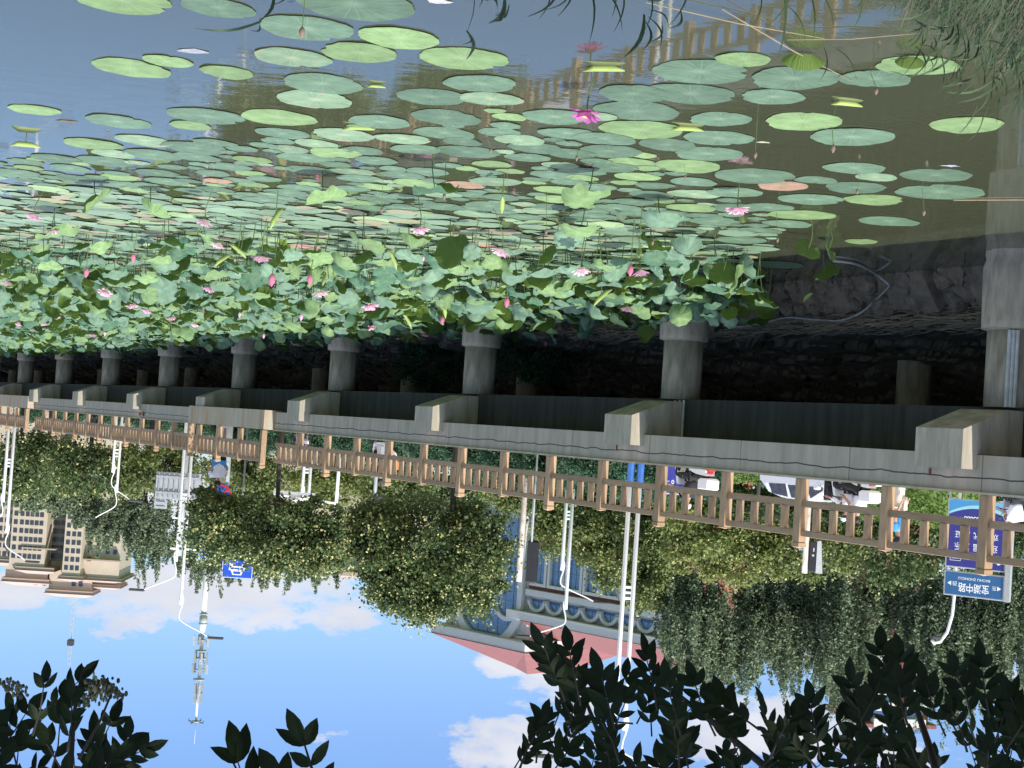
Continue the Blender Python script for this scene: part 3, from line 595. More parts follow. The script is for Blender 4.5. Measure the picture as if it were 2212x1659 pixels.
# flowers
def petal_mat(name, tip, base):
    m = bpy.data.materials.new(name); m.use_nodes = True; nt = m.node_tree; L = nt.links.new; b = nt.nodes['Principled BSDF']; b.inputs['Roughness'].default_value = .6
    tc = nt.nodes.new('ShaderNodeTexCoord'); ln = nt.nodes.new('ShaderNodeVectorMath'); ln.operation = 'LENGTH'; L(tc.outputs['Object'], ln.inputs[0]); r = ramp(nt, ((.01, base), (.07, tip))); L(ln.outputs['Value'], r.inputs[0]); L(r.outputs[0], b.inputs['Base Color'])
    t = nt.nodes.new('ShaderNodeBsdfTranslucent'); L(r.outputs[0], t.inputs[0]); s = nt.nodes.new('ShaderNodeMixShader'); s.inputs[0].default_value = .35; L(b.outputs[0], s.inputs[1]); L(t.outputs[0], s.inputs[2]); L(s.outputs[0], nt.nodes['Material Output'].inputs[0]); return m
pet = [petal_mat('pink_petal', (.82, .50, .66), (.9, .82, .74)), petal_mat('deep_pink_petal', (.72, .20, .36), (.8, .4, .45)), petal_mat('pale_pink_petal', (.85, .62, .70), (.85, .8, .7)), petal_mat('purple_pink_petal', (.52, .14, .42), (.75, .4, .5))]
podm = mat('seed_pod', (.65, .5, .08), .7, var=.2)
def flower_geo(open_, seed):
    R = random.Random(seed); b = MB()
    for ring, (k, el, ln) in enumerate(((8, open_, .115), (8, open_ + .35, .105), (5, open_ + .75, .085))):
        for q in range(k):
            a = 2 * math.pi * (q + .5 * ring) / k + R.uniform(-.12, .12); e = min(1.45, el + R.uniform(-.12, .12)); o_ = Vector((math.cos(a), math.sin(a), 0)); s_ = Vector((-math.sin(a), math.cos(a), 0)); z_ = Vector((0, 0, 1))
            P = []
            for i, (s, w) in enumerate(((0, .008), (.3, .022), (.62, .027), (.86, .017), (1, .002))):
                c = e + .5 * (s - .4) * (1 if open_ > .5 else -.3); d = o_ * math.cos(e * .6 + c * .4) + z_ * math.sin(e * .6 + c * .4); p = d * (s * ln) + o_ * .012
                up = (z_ * math.cos(e) - o_ * math.sin(e)) * .008 * (1 - abs(s - .5)); P += [p - s_ * w + up, p, p + s_ * w + up]
            fsx = []
            for i in range(4): fsx += [(3 * i, 3 * i + 1, 3 * i + 4, 3 * i + 3), (3 * i + 1, 3 * i + 2, 3 * i + 5, 3 * i + 4)]
            b.add(P, fsx)
    return b
FO = [flower_geo(.25, 1), flower_geo(.5, 2), flower_geo(.05, 3)]; FMs = [[g_.mesh('petals', pet[c], True) for g_ in FO] for c in range(4)]
pod = MB().lathe([(.006, 0), (.022, .035), (.024, .045), (.0, .046)], n=10).mesh('seed_pod', podm, False)
BM = MB().lathe([(.002, -.03), (.026, .0), (.034, .03), (.028, .06), (.012, .09), (.001, .105)], n=10); dull = mat('dull_bud', (.30, .15, .15), .7, col2=(.16, .14, .08), scale=20); BMs = [BM.mesh('bud', pet[c], True) for c in (0, 1, 2)] + [BM.mesh('bud', dull, True)]
def flower(px, py, h, c, s=1.0, o_=None, label=None):
    P = onz(px, py, h); f = thing('lotus_flower', label or 'pink lotus flower open above the leaves', 'lotus flower', P, U(0, 6), 'lotus flowers above the leaf bed'); f.scale = (s * .86,) * 3
    t = U(-.35, .35); p = obj('petals', FMs[c][random.randrange(3) if o_ is None else o_], f); p.rotation_euler = (t, U(-.3, .3), 0); q = obj('seed_pod', pod, f); q.rotation_euler = p.rotation_euler
    obj('stem', MB().tube([(U(-.1, .1), U(-.1, .1), (-h - .05) / s), (0, 0, (-h * .4) / s), (0, 0, .005)], .006, 5, cap=False).mesh('stem', stem_m), f); return f
def bud(px, py, h, c, s=1.0, label=None, lean=.1):
    P = onz(px, py, h); f = thing('lotus_bud', label or 'closed pink lotus bud on a thin stem', 'lotus bud', P, U(0, 6), 'closed lotus buds on thin stems'); f.scale = (s, s, s)
    p = obj('bud', BMs[c], f); obj('stem', MB().tube([(lean / s, 0, (-h - .05) / s), (lean * .4 / s, 0, (-h * .5) / s), (0, 0, -.02)], .0055, 5, cap=False).mesh('stem', stem_m), f); return f
FL = [(1268, 240, .30, 3, 1.7, 0, 'large purple pink lotus open just above the water beside the railing reflection'), (1593, 447, .30, 0, 1.7, 0, 'bright pink open lotus with its reflection by the olive water'), (908, 492, .55, 0, 1.5, 0, 'star shaped pink lotus standing alone over the flat pads'),
      (443, 473, .5, 2, 1.7, 1, 'pale pink half open lotus next to a folded leaf'), (75, 462, .4, 0, 1.6, 1, 'pink cup shaped lotus low on the raft near the photo side edge'), (113, 494, .45, 2, 1.5, 1, 'whitish pink drooping lotus below the cup shaped one'),
      (473, 524, .5, 2, 1.5, 1, 'pale pink lotus seen against a blue green leaf'), (565, 553, .75, 0, 1.8, 0, 'wide open pink lotus in the middle of the bed'), (1085, 537, .65, 2, 1.8, 1, 'pale pink lotus like a hanging skirt over the raft'), (1255, 578, .85, 2, 1.7, 1, 'white and pale pink lotus near the third pile'),
      (1383, 582, .85, 0, 1.6, 1, 'pink open lotus touching a red bud'), (693, 629, .9, 2, 2.0, 0, 'pale spidery open lotus in the thick leaves'), (800, 658, .95, 0, 2.0, 0, 'pink lotus upper one of the pair by the fourth pile'), (800, 706, 1.0, 0, 1.7, 2, 'pink lotus lower one of the pair by the fourth pile'),
      (1355, 662, .85, 0, 1.5, 1, 'shaded pink lotus over the dark water by the second pile'), (917, 720, 1.0, 3, 1.4, 0, 'purple pink lotus against the dark under the deck'), (227, 630, .9, 0, 1.9, 2, 'starry pink lotus on the far side of the bed'), (287, 658, .95, 0, 1.9, 2, 'open pink lotus of the leftmost close pair'), (319, 668, .95, 0, 1.6, 1, 'smaller pink lotus right beside the open one'),
      (453, 620, .9, 0, 1.6, 1, 'pink lotus with a yellow green blade beside it'), (201, 722, 1.0, 0, 1.8, 2, 'starry pink lotus before the far piles'), (390, 741, 1.0, 2, 1.6, 1, 'pale lotus hanging before the sixth pile'), (42, 696, .9, 0, 1.8, 1, None), (94, 697, .9, 0, 1.5, 1, None), (72, 710, .9, 2, 1.5, 1, None), (58, 724, .9, 0, 1.6, 2, None), (123, 681, .9, 0, 1.4, 1, None), (370, 684, .95, 0, 1.6, 1, None), (422, 699, .95, 2, 1.4, 1, None), (15, 606, .8, 2, 1.7, 1, None), (438, 670, .9, 0, 1.2, 1, None), (710, 719, 1.0, 3, 1.4, 1, None)]
for x, y, h, c, s, o_, l in FL: flower(x, y, h, c, s, o_, l or 'small pink lotus flower at the far end of the bed near the photo side edge')
for x, y, h, c, s, l in [(1362, 577, .85, 1, 1.9, 'red pink bud next to the open flower'), (588, 596, .9, 1, 2.6, 'plump red pink bud in the middle of the bed'), (670, 597, .9, 1, 2.2, 'red bud beside the spidery pale flower'), (187, 582, .75, 1, 2.2, 'red pink bud over dark leaves on the far side'), (288, 551, .7, 1, 1.8, 'deep pink bud below the folded leaf'),
                      (1095, 646, 1.0, 1, 2.2, 'red pink bud next to the third pile'), (956, 686, 1.0, 1, 2.1, 'red pink bud before the fourth gap of the deck'), (1180, 740, 1.0, 1, 1.6, 'dim pink bud highest over the dark bush'), (651, 680, .95, 0, 2.0, None), (227, 715, .95, 0, 2.4, None), (570, 722, 1.0, 0, 1.8, None), (518, 676, .9, 0, 1.6, None),
                      (653, 62, .28, 0, 1.1, 'dark thin bud standing before the large ribbed pad'), (1893, 192, .2, 0, .8, 'thin bud between two broad pads near the bank'), (1800, 315, .22, 1, 1.1, 'pink pointed bud over the wide blue green pad'), (1632, 330, .35, 2, .9, 'grey green bud on a long stem crossing the pad'), (1246, 338, .2, 0, .8, None), (1060, 322, .2, 0, .8, None),
                      (1996, 455, .3, 0, 1.0, 'bud on a leaning stem before the near pile'), (1852, 410, .2, 0, .8, None), (1410, 520, .6, 0, 1.0, None), (1180, 497, .6, 0, 1.0, None), (960, 420, .5, 0, 1.0, None), (1655, 630, .5, 2, .9, 'brown seed bud on a stem beside the second pile'), (1680, 515, .4, 0, .9, None), (1480, 380, .15, 0, .7, None), (825, 450, .5, 0, .9, None), (560, 560, .6, 0, .9, None), (915, 555, .7, 0, .9, None)]:
    c, s = (3, s * .72) if (s <= 1.1 and y < 540) else (c, s * .78)
    bud(x, y, h, c, s, l or 'small pale pink lotus bud on a thin stem among the leaves', U(-.12, .12))
# furled young leaves: slim yellow green rolls on stems
roll = MB(); roll.tube([(-.17, 0, .02), (-.08, 0, .0), (.08, 0, .0), (.17, 0, .03)], [.006, .03, .032, .005], 7); roll_me = roll.mesh('furled_blade', mat('furled_leaf', (.36, .44, .12), .6, col2=(.2, .3, .08), scale=4), True)
for x, y, h, s, l in [(55, 312, .10, 1.2, 'furled yellow green leaf on a bent stem over open water'), (1305, 147, .012, 1.2, 'furled leaf floating before the reflected posts'), (775, 275, .012, 1.2, 'furled leaf beside the dry pad'), (1485, 277, .012, 1.1, 'curled leaf at the side of the raft near the veined pad'), (1830, 223, .012, 1.0, 'curled scrap leaf floating alone on the olive water'), (813, 186, .02, .6, 'tiny curled leaf floating on blue water'),
                    (595, 470, .45, 1.3, None), (1085, 440, .45, 1.1, None), (960, 665, .95, 1.5, None), (1060, 720, 1.0, 1.0, None), (1300, 640, .9, 1.5, None), (515, 540, .6, 1.2, None), (700, 600, .8, 1.2, None), (850, 560, .6, 1.2, None), (1745, 640, .5, 1.3, 'pale furled leaf against the dark stones'), (480, 560, .6, 1.4, None), (240, 640, .8, 1.4, None), (1380, 545, .7, 1.2, None), (880, 690, .95, 1.5, None)]:
    P = onz(x, y, h); f = thing('furled_leaf', l or 'slim furled yellow green lotus leaf upright among the raised leaves', 'furled leaf', P, U(0, 3) if h > .2 else U(-.3, .3) + math.pi * 0, 'furled young lotus leaves'); f.scale = (s, s, s)
    q = obj('furled_blade', roll_me, f); q.rotation_euler = (0, U(.3, 1.1) * random.choice((-1, 1)) if h > .2 else 0, 0); obj('stem', MB().tube([(U(-.1, .1), 0, (-h - .1) / s), (0, 0, 0)], .006, 5, cap=False).mesh('stem', stem_m), f)
# curled standing leaf by the bank
for x, y, w, hh, l in [(1735, 120, 90, .16, 'curled green and red leaf standing up beyond the railing reflection'), (1965, 125, 62, .12, 'red backed curled flap standing on the notched pale pad')]:
    P, r = water_r(x, y - 4, w); b = MB(); n = 14; v = []
    for i in range(n + 1):
        a = -1.2 + 2.4 * i / n
        for k, (q, z) in enumerate(((.6, 0), (.9, .5), (1.0, 1.0))): v.append((math.sin(a) * r * q * 1.15, -math.cos(a) * r * .35 + (1 - q) * r * .4, .01 + z * hh * math.cos(a * .9)))
    b.add(v, [(3 * i + k, 3 * i + 3 + k, 3 * i + 4 + k, 3 * i + 1 + k) for i in range(n) for k in (0, 1)]); o = b.build('curled_leaf', leaf_mat('curled', (.16, .26, .05), (.2, .3, .08), (.22, .10, .05), edge=(.3, .1, .06)), smooth=True); o.location = P; tag(o, l, 'curled leaf')
# bits floating on the water
for x, y, l, c, s in [(232 * 1, 61, 'thin pale scum slick beside the cut off light pad', None, 0), (1755 - 105, 307, 'white lily like scrap floating on olive water', (.36, .38, .26), .06), (412, 110, 'grey foam patch with a dark twig on open water', (.26, .28, .32), .11), (145, 262, 'brown twig piece floating near the far pale pad', (.14, .1, .06), .09), (2052, 358, 'silvery plastic scrap at the rim of a pad', (.3, .34, .4), .07), (950, 3, 'pale wrapper lying on the cut off light pad', (.42, .41, .42), .07)]:
    if c is None: continue
    P = onz(x, y, .004); v = [(math.cos(a) * s * U(.6, 1.2) * 1.6, math.sin(a) * s * U(.5, 1.1), U(0, .004)) for a in [i * math.pi / 5 for i in range(10)]] + [(0, 0, .006)]
    o = MB().add(v, [(i, (i + 1) % 10, 10) for i in range(10)]).build('floating_scrap', mat('scrap_%d' % x, c, .6, var=.2, scale=20)); o.location = P; tag(o, l, 'floating scrap')
P = onz(2060, 432, .01); Q = onz(2230, 431, .01); o = MB().tube([P, (P + Q) / 2, Q + (Q - P)], .012, 6).build('dry_stalk', MATS['straw']); tag(o, 'long dry straw stalk floating toward the near pile', 'stalk')
for (a, b, l) in [((1395, 5), (1790, 85), 'long dry reed lying across the railing reflection, the nearer one'), ((1560, 20), (1840, 175), 'long dry reed crossing toward the curled leaf'), ((1700, 86), (1985, 72), 'pale dry reed pointing at the grassy bank')]:
    P = onz(*a, .05); Q = onz(*b, .02); o = MB().tube([P, (P + Q) / 2 + Vector((0, 0, .02)), Q], [.004, .006, .003], 6).build('dry_reed', MATS['straw']); tag(o, l, 'dry reed')
# ------------------------------------------------------------------ trees
NR = np.random.RandomState(11)
def leaves(P, size, flat=None, aspect=.6):
    n = len(P); a = NR.normal(size=(n, 3)); a /= np.linalg.norm(a, axis=1)[:, None]
    if flat is not None: a = a * (1, 1, flat); a /= np.linalg.norm(a, axis=1)[:, None]
    b = NR.normal(size=(n, 3)); b = np.cross(a, b); b /= np.linalg.norm(b, axis=1)[:, None]; s = (size * NR.uniform(.6, 1.35, n))[:, None]
    V = np.stack([P - a * s, P - b * s * aspect - a * s * .1, P + a * s, P + b * s * aspect - a * s * .1], 1).reshape(-1, 3)
    return V, np.arange(4 * n).reshape(n, 4)
def crown_mesh(name, blobs, dens, size, mats, streak=False, flower=0.0, sig=.2):
    PP = []; FP_ = []
    for (c, r, w) in blobs:
        area = 4 * math.pi * (((r[0] * r[1]) ** 1.6 + (r[0] * r[2]) ** 1.6 + (r[1] * r[2]) ** 1.6) / 3) ** (1 / 1.6)
        n = int(area * dens * w * 5); c = np.array(c); r = np.array(r)
        if streak:
            k = max(20, n // 170); d = NR.normal(size=(k, 3)); d /= np.linalg.norm(d, axis=1)[:, None]; d[:, 2] = d[:, 2] * .9 - .1; cc = c + d * r * NR.uniform(.55, 1.0, (k, 1)); L_ = (NR.uniform(.5, 1.0, k) + .5 * (NR.uniform(0, 1, k) > .8)) * r[2] * 1.0
            i = NR.randint(0, k, n); u = NR.uniform(0, 1, n) ** .8; wd = sig * .42 * (1 - u * .7)
            cc[:n and k // 5] = c + d[:k // 5] * r * NR.uniform(.1, .6, (k // 5, 1))
            P = cc[i] + np.stack([NR.normal(size=n) * wd + .25 * np.sin(u * 2 + i), NR.normal(size=n) * wd, (u - .3) * L_[i] * 1.0], 1)
        else:
            k = max(14, n // 200); d = NR.normal(size=(k, 3)); d /= np.linalg.norm(d, axis=1)[:, None]; cc = c + d * r * (NR.uniform(.35, 1.0, (k, 1)) ** .5)
            i = NR.randint(0, k, n); sc_ = NR.uniform(.6, 1.3, k)[i][:, None]; e = NR.normal(size=(n, 3)) * (1, 1, .7); P = cc[i] + e * sc_ * sig * r.mean() * .8
            if flower:
                top = cc[(cc[:, 2] > c[2] - r[2] * .55)]
                if len(top): j = NR.randint(0, len(top), int(n * flower * .9)); q = d[(cc[:, 2] > c[2] - r[2] * .55)][j]; g = top[j] + NR.normal(size=(len(j), 3)) * sig * r.mean() * .75 + q * r.mean() * .12; g = np.repeat(g, 4, axis=0) + NR.normal(size=(len(g) * 4, 3)) * .07; FP_.append(g)
        P = P[P[:, 2] > GZ - .2] if not streak or True else P; PP.append(P)
    P = np.concatenate(PP); size *= .56; V, F = leaves(P, size, aspect=.62); mi = np.zeros(len(F), int)
    if FP_:
        g = np.concatenate(FP_); V2, F2 = leaves(g, size * .55, aspect=.9); F = np.concatenate([F, F2 + len(V)]); V = np.concatenate([V, V2]); mi = np.concatenate([mi, np.ones(len(F2), int)])
    return npmesh(name, V, F, mats, False, mi), len(F)
NL = 0
bark = mat('bark', (.06, .05, .04), .9, col2=(.03, .025, .02), scale=3, stretch=(3, 3, .5), bump=.5)
def tree(name, label, blobs, Y, mats, dens=55, size=.16, streak=False, flower=0, trunk=None, group=None, cat='tree', sig=.2, deep=.8, tr=.14):
    """blobs: px, py, rx, ry in the photograph, set at the tree's own distance Y and given real depth"""
    global NL
    B = []
    for b in blobs:
        px, py, rx, ry = b[:4]; dy = b[4] if len(b) > 4 else 0; P = onY(px, py, Y + dy); k = (Y + dy) / FP; B.append(((P.x, P.y, P.z), (rx * k, max(rx, ry) * k * deep, ry * k), 1))
    cx = sum(b[0][0] for b in B) / len(B); cy = sum(b[0][1] for b in B) / len(B)
    if trunk: Q = onY(trunk[0], trunk[1], Y); bx, by = Q.x, Q.y
    else: bx, by = cx, cy
    root = thing(name, label, cat, (bx, by, GZ - .03), 0, group)
    B2 = [((c[0] - bx, c[1] - by, c[2] - 0), r, w) for c, r, w in B]
    me, n = crown_mesh('crown', B2, dens, size, mats, streak, flower, sig); NL += n; o = obj('crown', me, root, (0, 0, -(GZ - .03)))
    m = MB(); zc = min(c[2] - r[2] * .3 for c, r, w in B2) - GZ; zc = max(.8, zc)
    m.tube([(0, 0, 0), (.05, 0, zc * .5), (0, .02, zc)], [tr * 1.4, tr, tr * .85], 9)
    for c, r, w in B2:
        for _ in range(2):
            e = (c[0] + U(-.5, .5) * r[0], c[1] + U(-.5, .5) * r[1], c[2] - GZ + U(-.2, .5) * r[2]); s = (0, .01, zc * U(.85, .98)); m.tube([s, ((s[0] + e[0]) / 2 + U(-.2, .2), (s[1] + e[1]) / 2, (s[2] + e[2]) / 2 + .2), e], [tr * .5, tr * .3, tr * .1], 6)
    m.build('trunk', bark, root, True); return root
def folm(name, c, c2, trans=.33, isl=.33): return mat(name, c, .6, col2=c2, scale=.35, island=isl, trans=trans)
f_soph = folm('sophora_leaf', (.10, .15, .045), (.06, .10, .035)); f_flow = mat('cream_blossom', (.50, .50, .20), .7, island=.3, trans=.2)
f_olive = folm('olive_leaf', (.19, .23, .07), (.11, .15, .045)); f_olive2 = folm('yellow_olive_leaf', (.25, .28, .08), (.14, .18, .05)); f_dark = folm('dark_leaf', (.07, .11, .04), (.04, .07, .025))
f_will = folm('willow_leaf', (.23, .29, .17), (.13, .18, .10)); f_pine = folm('pine_needle', (.06, .15, .075), (.03, .08, .04)); f_hedge = folm('hedge_leaf', (.17, .26, .05), (.10, .17, .03)); f_pale = folm('pale_leaf', (.14, .19, .09), (.08, .12, .05))
tree('blossoming_tree', 'big pagoda tree with cream blossom clusters standing before the red roofed building', [(915, 1190, 165, 105), (1030, 1170, 75, 85), (800, 1150, 80, 70), (930, 1280, 130, 55), (860, 1250, 90, 60), (1035, 1255, 55, 50)], 62, [f_soph, f_flow], dens=60, size=.15, flower=.05, trunk=(980, 1090), tr=.13)
tree('blossoming_tree', 'smaller pagoda tree with cream blossoms before the blue road signs', [(560, 1150, 150, 65), (460, 1105, 70, 50), (650, 1180, 100, 60), (600, 1185, 90, 42), (690, 1130, 60, 55)], 57, [f_soph, f_flow], dens=60, size=.14, flower=.05, trunk=(603, 1040), tr=.09)
tree('leafy_tree', 'yellow green tree behind the white lamps beside the arched window row', [(1270, 1130, 110, 90), (1215, 1090, 80, 60), (1330, 1180, 70, 90)], 90, [f_olive, f_flow], dens=34, size=.2, flower=.03, group=None)
tree('leafy_tree', 'narrow green tree next to the thick white lamp post', [(1400, 1220, 50, 100), (1395, 1120, 60, 80)], 84, [f_olive, f_flow], dens=40, size=.18, flower=.03)
k = 0
for (x, y, rx, ry, m_, lb) in [(60, 1000, 95, 70, f_soph, 'dark blossoming tree at the photo edge under the tan apartment towers'), (190, 1010, 95, 60, f_soph, 'dark tree with cream spots between the two leftmost white lamps'), (330, 1010, 95, 62, f_olive, 'olive round tree behind the back of the grey road sign'),
                          (530, 1030, 90, 55, f_olive, 'plain olive tree behind the round blue sign'), (700, 1040, 95, 52, f_olive2, 'yellowish tree behind the camera gantry'), (850, 1040, 90, 52, f_olive, 'olive tree behind the small grey traffic box'), (1000, 1050, 90, 55, f_pale, 'pale green tree in the shade under the big pagoda tree'), (1130, 1050, 90, 55, f_olive, 'olive tree between pagoda tree and peeling white post')]:
    tree('leafy_tree', lb, [(x, y, rx, ry), (x + U(-40, 40), y + 20, rx * .6, ry * .7)], 96 + U(-4, 4), [m_, f_flow], dens=26, size=.2, flower=.035 if m_ is f_soph else .008, sig=.24)
R_ = [([(1560, 1130, 150, 85), (1500, 1080, 90, 60), (1620, 1200, 90, 60), (1510, 1210, 70, 60)], f_olive2, 'olive yellow tree right of the thick white lamp, widest crown over the riders'), ([(1750, 1160, 130, 95), (1690, 1110, 90, 60)], f_olive, 'olive tree behind the small traffic signal post'), ([(1930, 1160, 130, 100), (1860, 1110, 80, 60)], f_soph, 'dark green bushy tree beside the blue street name sign'), ([(2130, 1150, 120, 90), (2230, 1100, 100, 100)], f_soph, 'dark tree behind the blue street name sign')]
for bl, m_, lb in R_: tree('leafy_tree', lb, bl, 72, [m_, f_flow], dens=34, size=.18, flower=.02)
for (bl, lb, Y) in [([(1500, 1345, 85, 110), (1580, 1400, 75, 90), (1470, 1270, 60, 70)], 'tall drooping willow beside the arched building, behind thick white lamp', 84), ([(1700, 1360, 90, 110), (1640, 1300, 70, 80), (1750, 1265, 80, 70)], 'tall drooping willow in the middle of the dark row', 86), ([(1830, 1350, 70, 150), (1925, 1290, 75, 80)], 'tall willow just before the red brick flats', 84),
                    ([(2080, 1380, 110, 150), (2180, 1330, 80, 150), (2000, 1330, 50, 100)], 'tall drooping willow above the blue street name sign', 82)]:
    tree('willow_tree', lb, bl, Y, [f_will], dens=60, size=.15, streak=True, sig=.5, tr=.2)
for (bl, lb, Y) in [([(60, 1062, 90, 36), (140, 1078, 70, 34)], 'dark willow in front of the tan apartment towers, hiding their base', 112), ([(225, 1130, 40, 62), (180, 1095, 45, 45)], 'single willow plume reaching up the corner of the tan tower', 112), ([(335, 1145, 65, 78), (285, 1110, 50, 60)], 'willow tree right of the tan towers behind the grey sign', 112),
                    ([(430, 1160, 55, 85), (500, 1190, 55, 65)], 'willow tree behind the mast and the small pagoda tree', 112), ([(600, 1215, 65, 45), (690, 1220, 60, 40)], 'willow tops showing over the small pagoda tree', 112)]:
    tree('willow_tree', lb, bl, Y, [f_will], dens=44, size=.17, streak=True, sig=.45, tr=.2)
for i in range(17):
    x = 60 + i * 88; t_y = 806 + (x + 790) * (.112 if i < 14 else .11); D_ = 33
    P = onD(x, t_y + 25, 34); rt = thing('pine_shrub', 'low blue green pine shrub planted behind the railing', 'shrub', (P.x, P.y, GZ - .03), U(0, 6), 'pine shrubs in a row behind the railing'); k = P.y / 60
    s = MB(); s.tube([(0, 0, 0), (0, 0, 1.0)], .05, 6)
    hh = U(1.5, 2.3); me, n = crown_mesh('crown', [((0, 0, GZ + hh * .5), (1.5, 1.5, hh * .55), 1)], 150, .11, [f_pine], streak=False, sig=.22); NL += n
    obj('crown', me, rt, (0, 0, -GZ)); s.build('trunk', bark, rt)
# clipped hedge mound and dark shrubs behind the riders
P0 = onY(1560, 1000, 58); P1 = onY(2110, 1040, 50); V = []; F = []; nx, ny = 120, 26
for j in range(ny):
    for i in range(nx):
        u = i / (nx - 1); v = j / (ny - 1); c = P0.lerp(P1, u); hgt = (1.0 + 1.1 * min(1, u * 1.5)) * (math.sin(math.pi * v) ** .5) * min(1, math.sin(math.pi * u) * 6) ** .7; hgt += .10 * math.sin(u * 23) + .07 * math.sin(u * 57 + v * 9)
        V.append((c.x + nv.x * (v - .5) * 3 + U(-.04, .04), c.y + nv.y * (v - .5) * 3 + U(-.04, .04), GZ - .05 + max(0, hgt) + U(-.03, .03)))
for j in range(ny - 1):
    for i in range(nx - 1): k = j * nx + i; F.append((k, k + 1, k + nx + 1, k + nx))
hd = thing('clipped_hedge', 'long bright green clipped hedge behind the scooter riders', 'hedge'); obj('foliage_body', npmesh('foliage_body', V, F, mat('hedge_body', (.13, .21, .035), .8, col2=(.07, .13, .02), scale=3, bump=.8, bscale=20), True), hd)
Vn = np.array(V); idx = NR.randint(0, len(Vn), 26000); Pp = Vn[idx] + NR.normal(size=(26000, 3)) * .07; Pp = Pp[Pp[:, 2] > GZ]; v_, f_ = leaves(Pp, .06); obj('leaves', npmesh('leaves', v_, f_, [f_hedge]), hd)
for x, w in ((1600, 70), (1700, 70), (1790, 70), (1880, 60), (1960, 70), (2060, 80), (2170, 90)): tree('dark_shrub', 'dark green shrub between the clipped hedge and the tree row', [(x, 1085, w, 38)], 63, [f_dark], dens=90, size=.12, group='dark shrubs behind the clipped hedge', cat='shrub', tr=.05)
# dark bush under the deck
for bl, lb in (([(1150, 770, 100, 60), (1080, 740, 60, 60)], 'dark leafy bush climbing the rubble under the deck beyond the third pile'), ([(930, 790, 70, 60), (880, 770, 40, 40)], 'dark leafy bush under the deck between the third and fourth piles')):
    rt = None; B = []
    for px, py, rx, ry in bl: P = onD(px, py, 23.6); kk = (P - CAM).dot(Fv) / FP; B.append((P, (rx * kk, rx * kk * .5, ry * kk)))
    c0 = B[0][0]; rt = thing('wild_bush', lb, 'bush', (c0.x, c0.y, .8)); me, n = crown_mesh('foliage', [((b.x - c0.x, b.y - c0.y, b.z + 10), r, 1) for b, r in B], 170, .08, [f_pine]); me.transform(Matrix.Translation((0, 0, -10.8))); obj('foliage', me, rt); MB().tube([(0, 0, 0), (.1, 0, .6), (.2, .2, 1.2)], [.03, .025, .01], 6).build('stem', bark, rt)
print('leaves', NL)
# grass and reeds on the near bank
def blade(P, d, l, w, droop, V, F):
    k = len(V); s = Vector((-d.y, d.x, 0)).normalized() * w; p = Vector(P); n = 5
    for i in range(n + 1):
        u = i / n; q = p + Vector((d.x, d.y, 0)) * l * u + Vector((0, 0, d.z * l * u - droop * l * u * u)); ww = s * (1 - u ** 1.5) * (1 if i < n else .02); V += [q - ww, q + ww]
    for i in range(n): F.append((k + 2 * i, k + 2 * i + 1, k + 2 * i + 3, k + 2 * i + 2))
grassm = [folm('bank_grass', (.035, .07, .024), (.018, .04, .013)), mat('dry_grass', (.08, .068, .04), .85, island=.4)]
V = []; F = []; MI = []
for _ in range(60000):
    x = U(-8, -1.9); y = U(5.5, 16); h = bank_h(x, y)
    if h < .12: continue
    dr = rnd() < (.5 if h < .25 else .18); n0 = len(F); a = random.gauss(.9, .9); blade((x, y, h), Vector((math.cos(a) * .7, math.sin(a) * .7, 1)), U(.15, .4), U(.003, .006), U(.2, .9), V, F); MI += [1 if dr else 0] * (len(F) - n0)
o = obj('bank_grass', npmesh('bank_grass', V, F, grassm, False, MI)); tag(o, 'tangled green and dry grass on the near bank', 'grass', kind='stuff')
def reed(spec, label, Y, name='reed'):
    rt = None; V = []; F = []
    for (x0, y0, x1, y1, w) in spec:
        A = onY(x0, y0, Y); B = onY(x1, y1, Y + U(-.1, .1)); 
        if rt is None: rt = A
        k = len(V); n = 6; s = Vector((1, .3, 0)).normalized(); T = (B - A).normalized(); s = T.cross(Vector((0, 1, 0))).normalized()
        for i in range(n + 1):
            u = i / n; p = A.lerp(B, u) + s * math.sin(u * 3.14) * .03 - rt; ww = w * math.sin(math.pi * min(1, .18 + u * .82)) ; V += [p - s * ww, p + s * ww + Vector((0, .01, 0))]
        for i in range(n): F.append((k + 2 * i, k + 2 * i + 1, k + 2 * i + 3, k + 2 * i + 2))
    o = obj(name, npmesh(name, V, F, folm('reed_leaf', (.07, .12, .05), (.04, .07, .03)))); o.location = rt; return tag(o, label, 'reed')
Yr = 6.0
reed([(1490, -60, 1440, 60, .004), (1440, -30, 1400, 0, .004), (1392, 30, 1345, 125, .009), (1395, 45, 1388, 108, .006), (1400, 35, 1425, 105, .005), (1398, -40, 1390, 70, .004), (1400, 20, 1445, 62, .005), (1470, 20, 1445, 60, .006), (1430, 45, 1400, 90, .004)], 'bamboo like reed sprig with spread leaves hanging before the blue water', Yr)
reed([(1265, -60, 1272, 95, .005), (1290, -40, 1345, 75, .005), (1235, -60, 1205, 35, .004), (1215, -40, 1140, 35, .004), (1180, -50, 1165, 40, .003), (1310, -50, 1320, 40, .004), (1240, -40, 1180, 20, .003), (1340, -50, 1325, 70, .004)], 'loose spray of thin reed blades hanging in front of the railing reflection', Yr)
reed([(1010, -60, 1008, 70, .002), (1008, 65, 1007, 128, .008), (1006, 72, 1000, 95, .004)], 'single thin reed stalk with one hanging leaf tip on the light green pad', Yr)
reed([(1090, -10, 1055, 50, .010), (1050, 0, 1075, 20, .010), (1075, 25, 1060, 45, .006), (1100, 10, 1070, 30, .006), (1025, -10, 1035, 15, .006)], 'dark twisted dead reed leaf hanging near the photo edge', Yr)
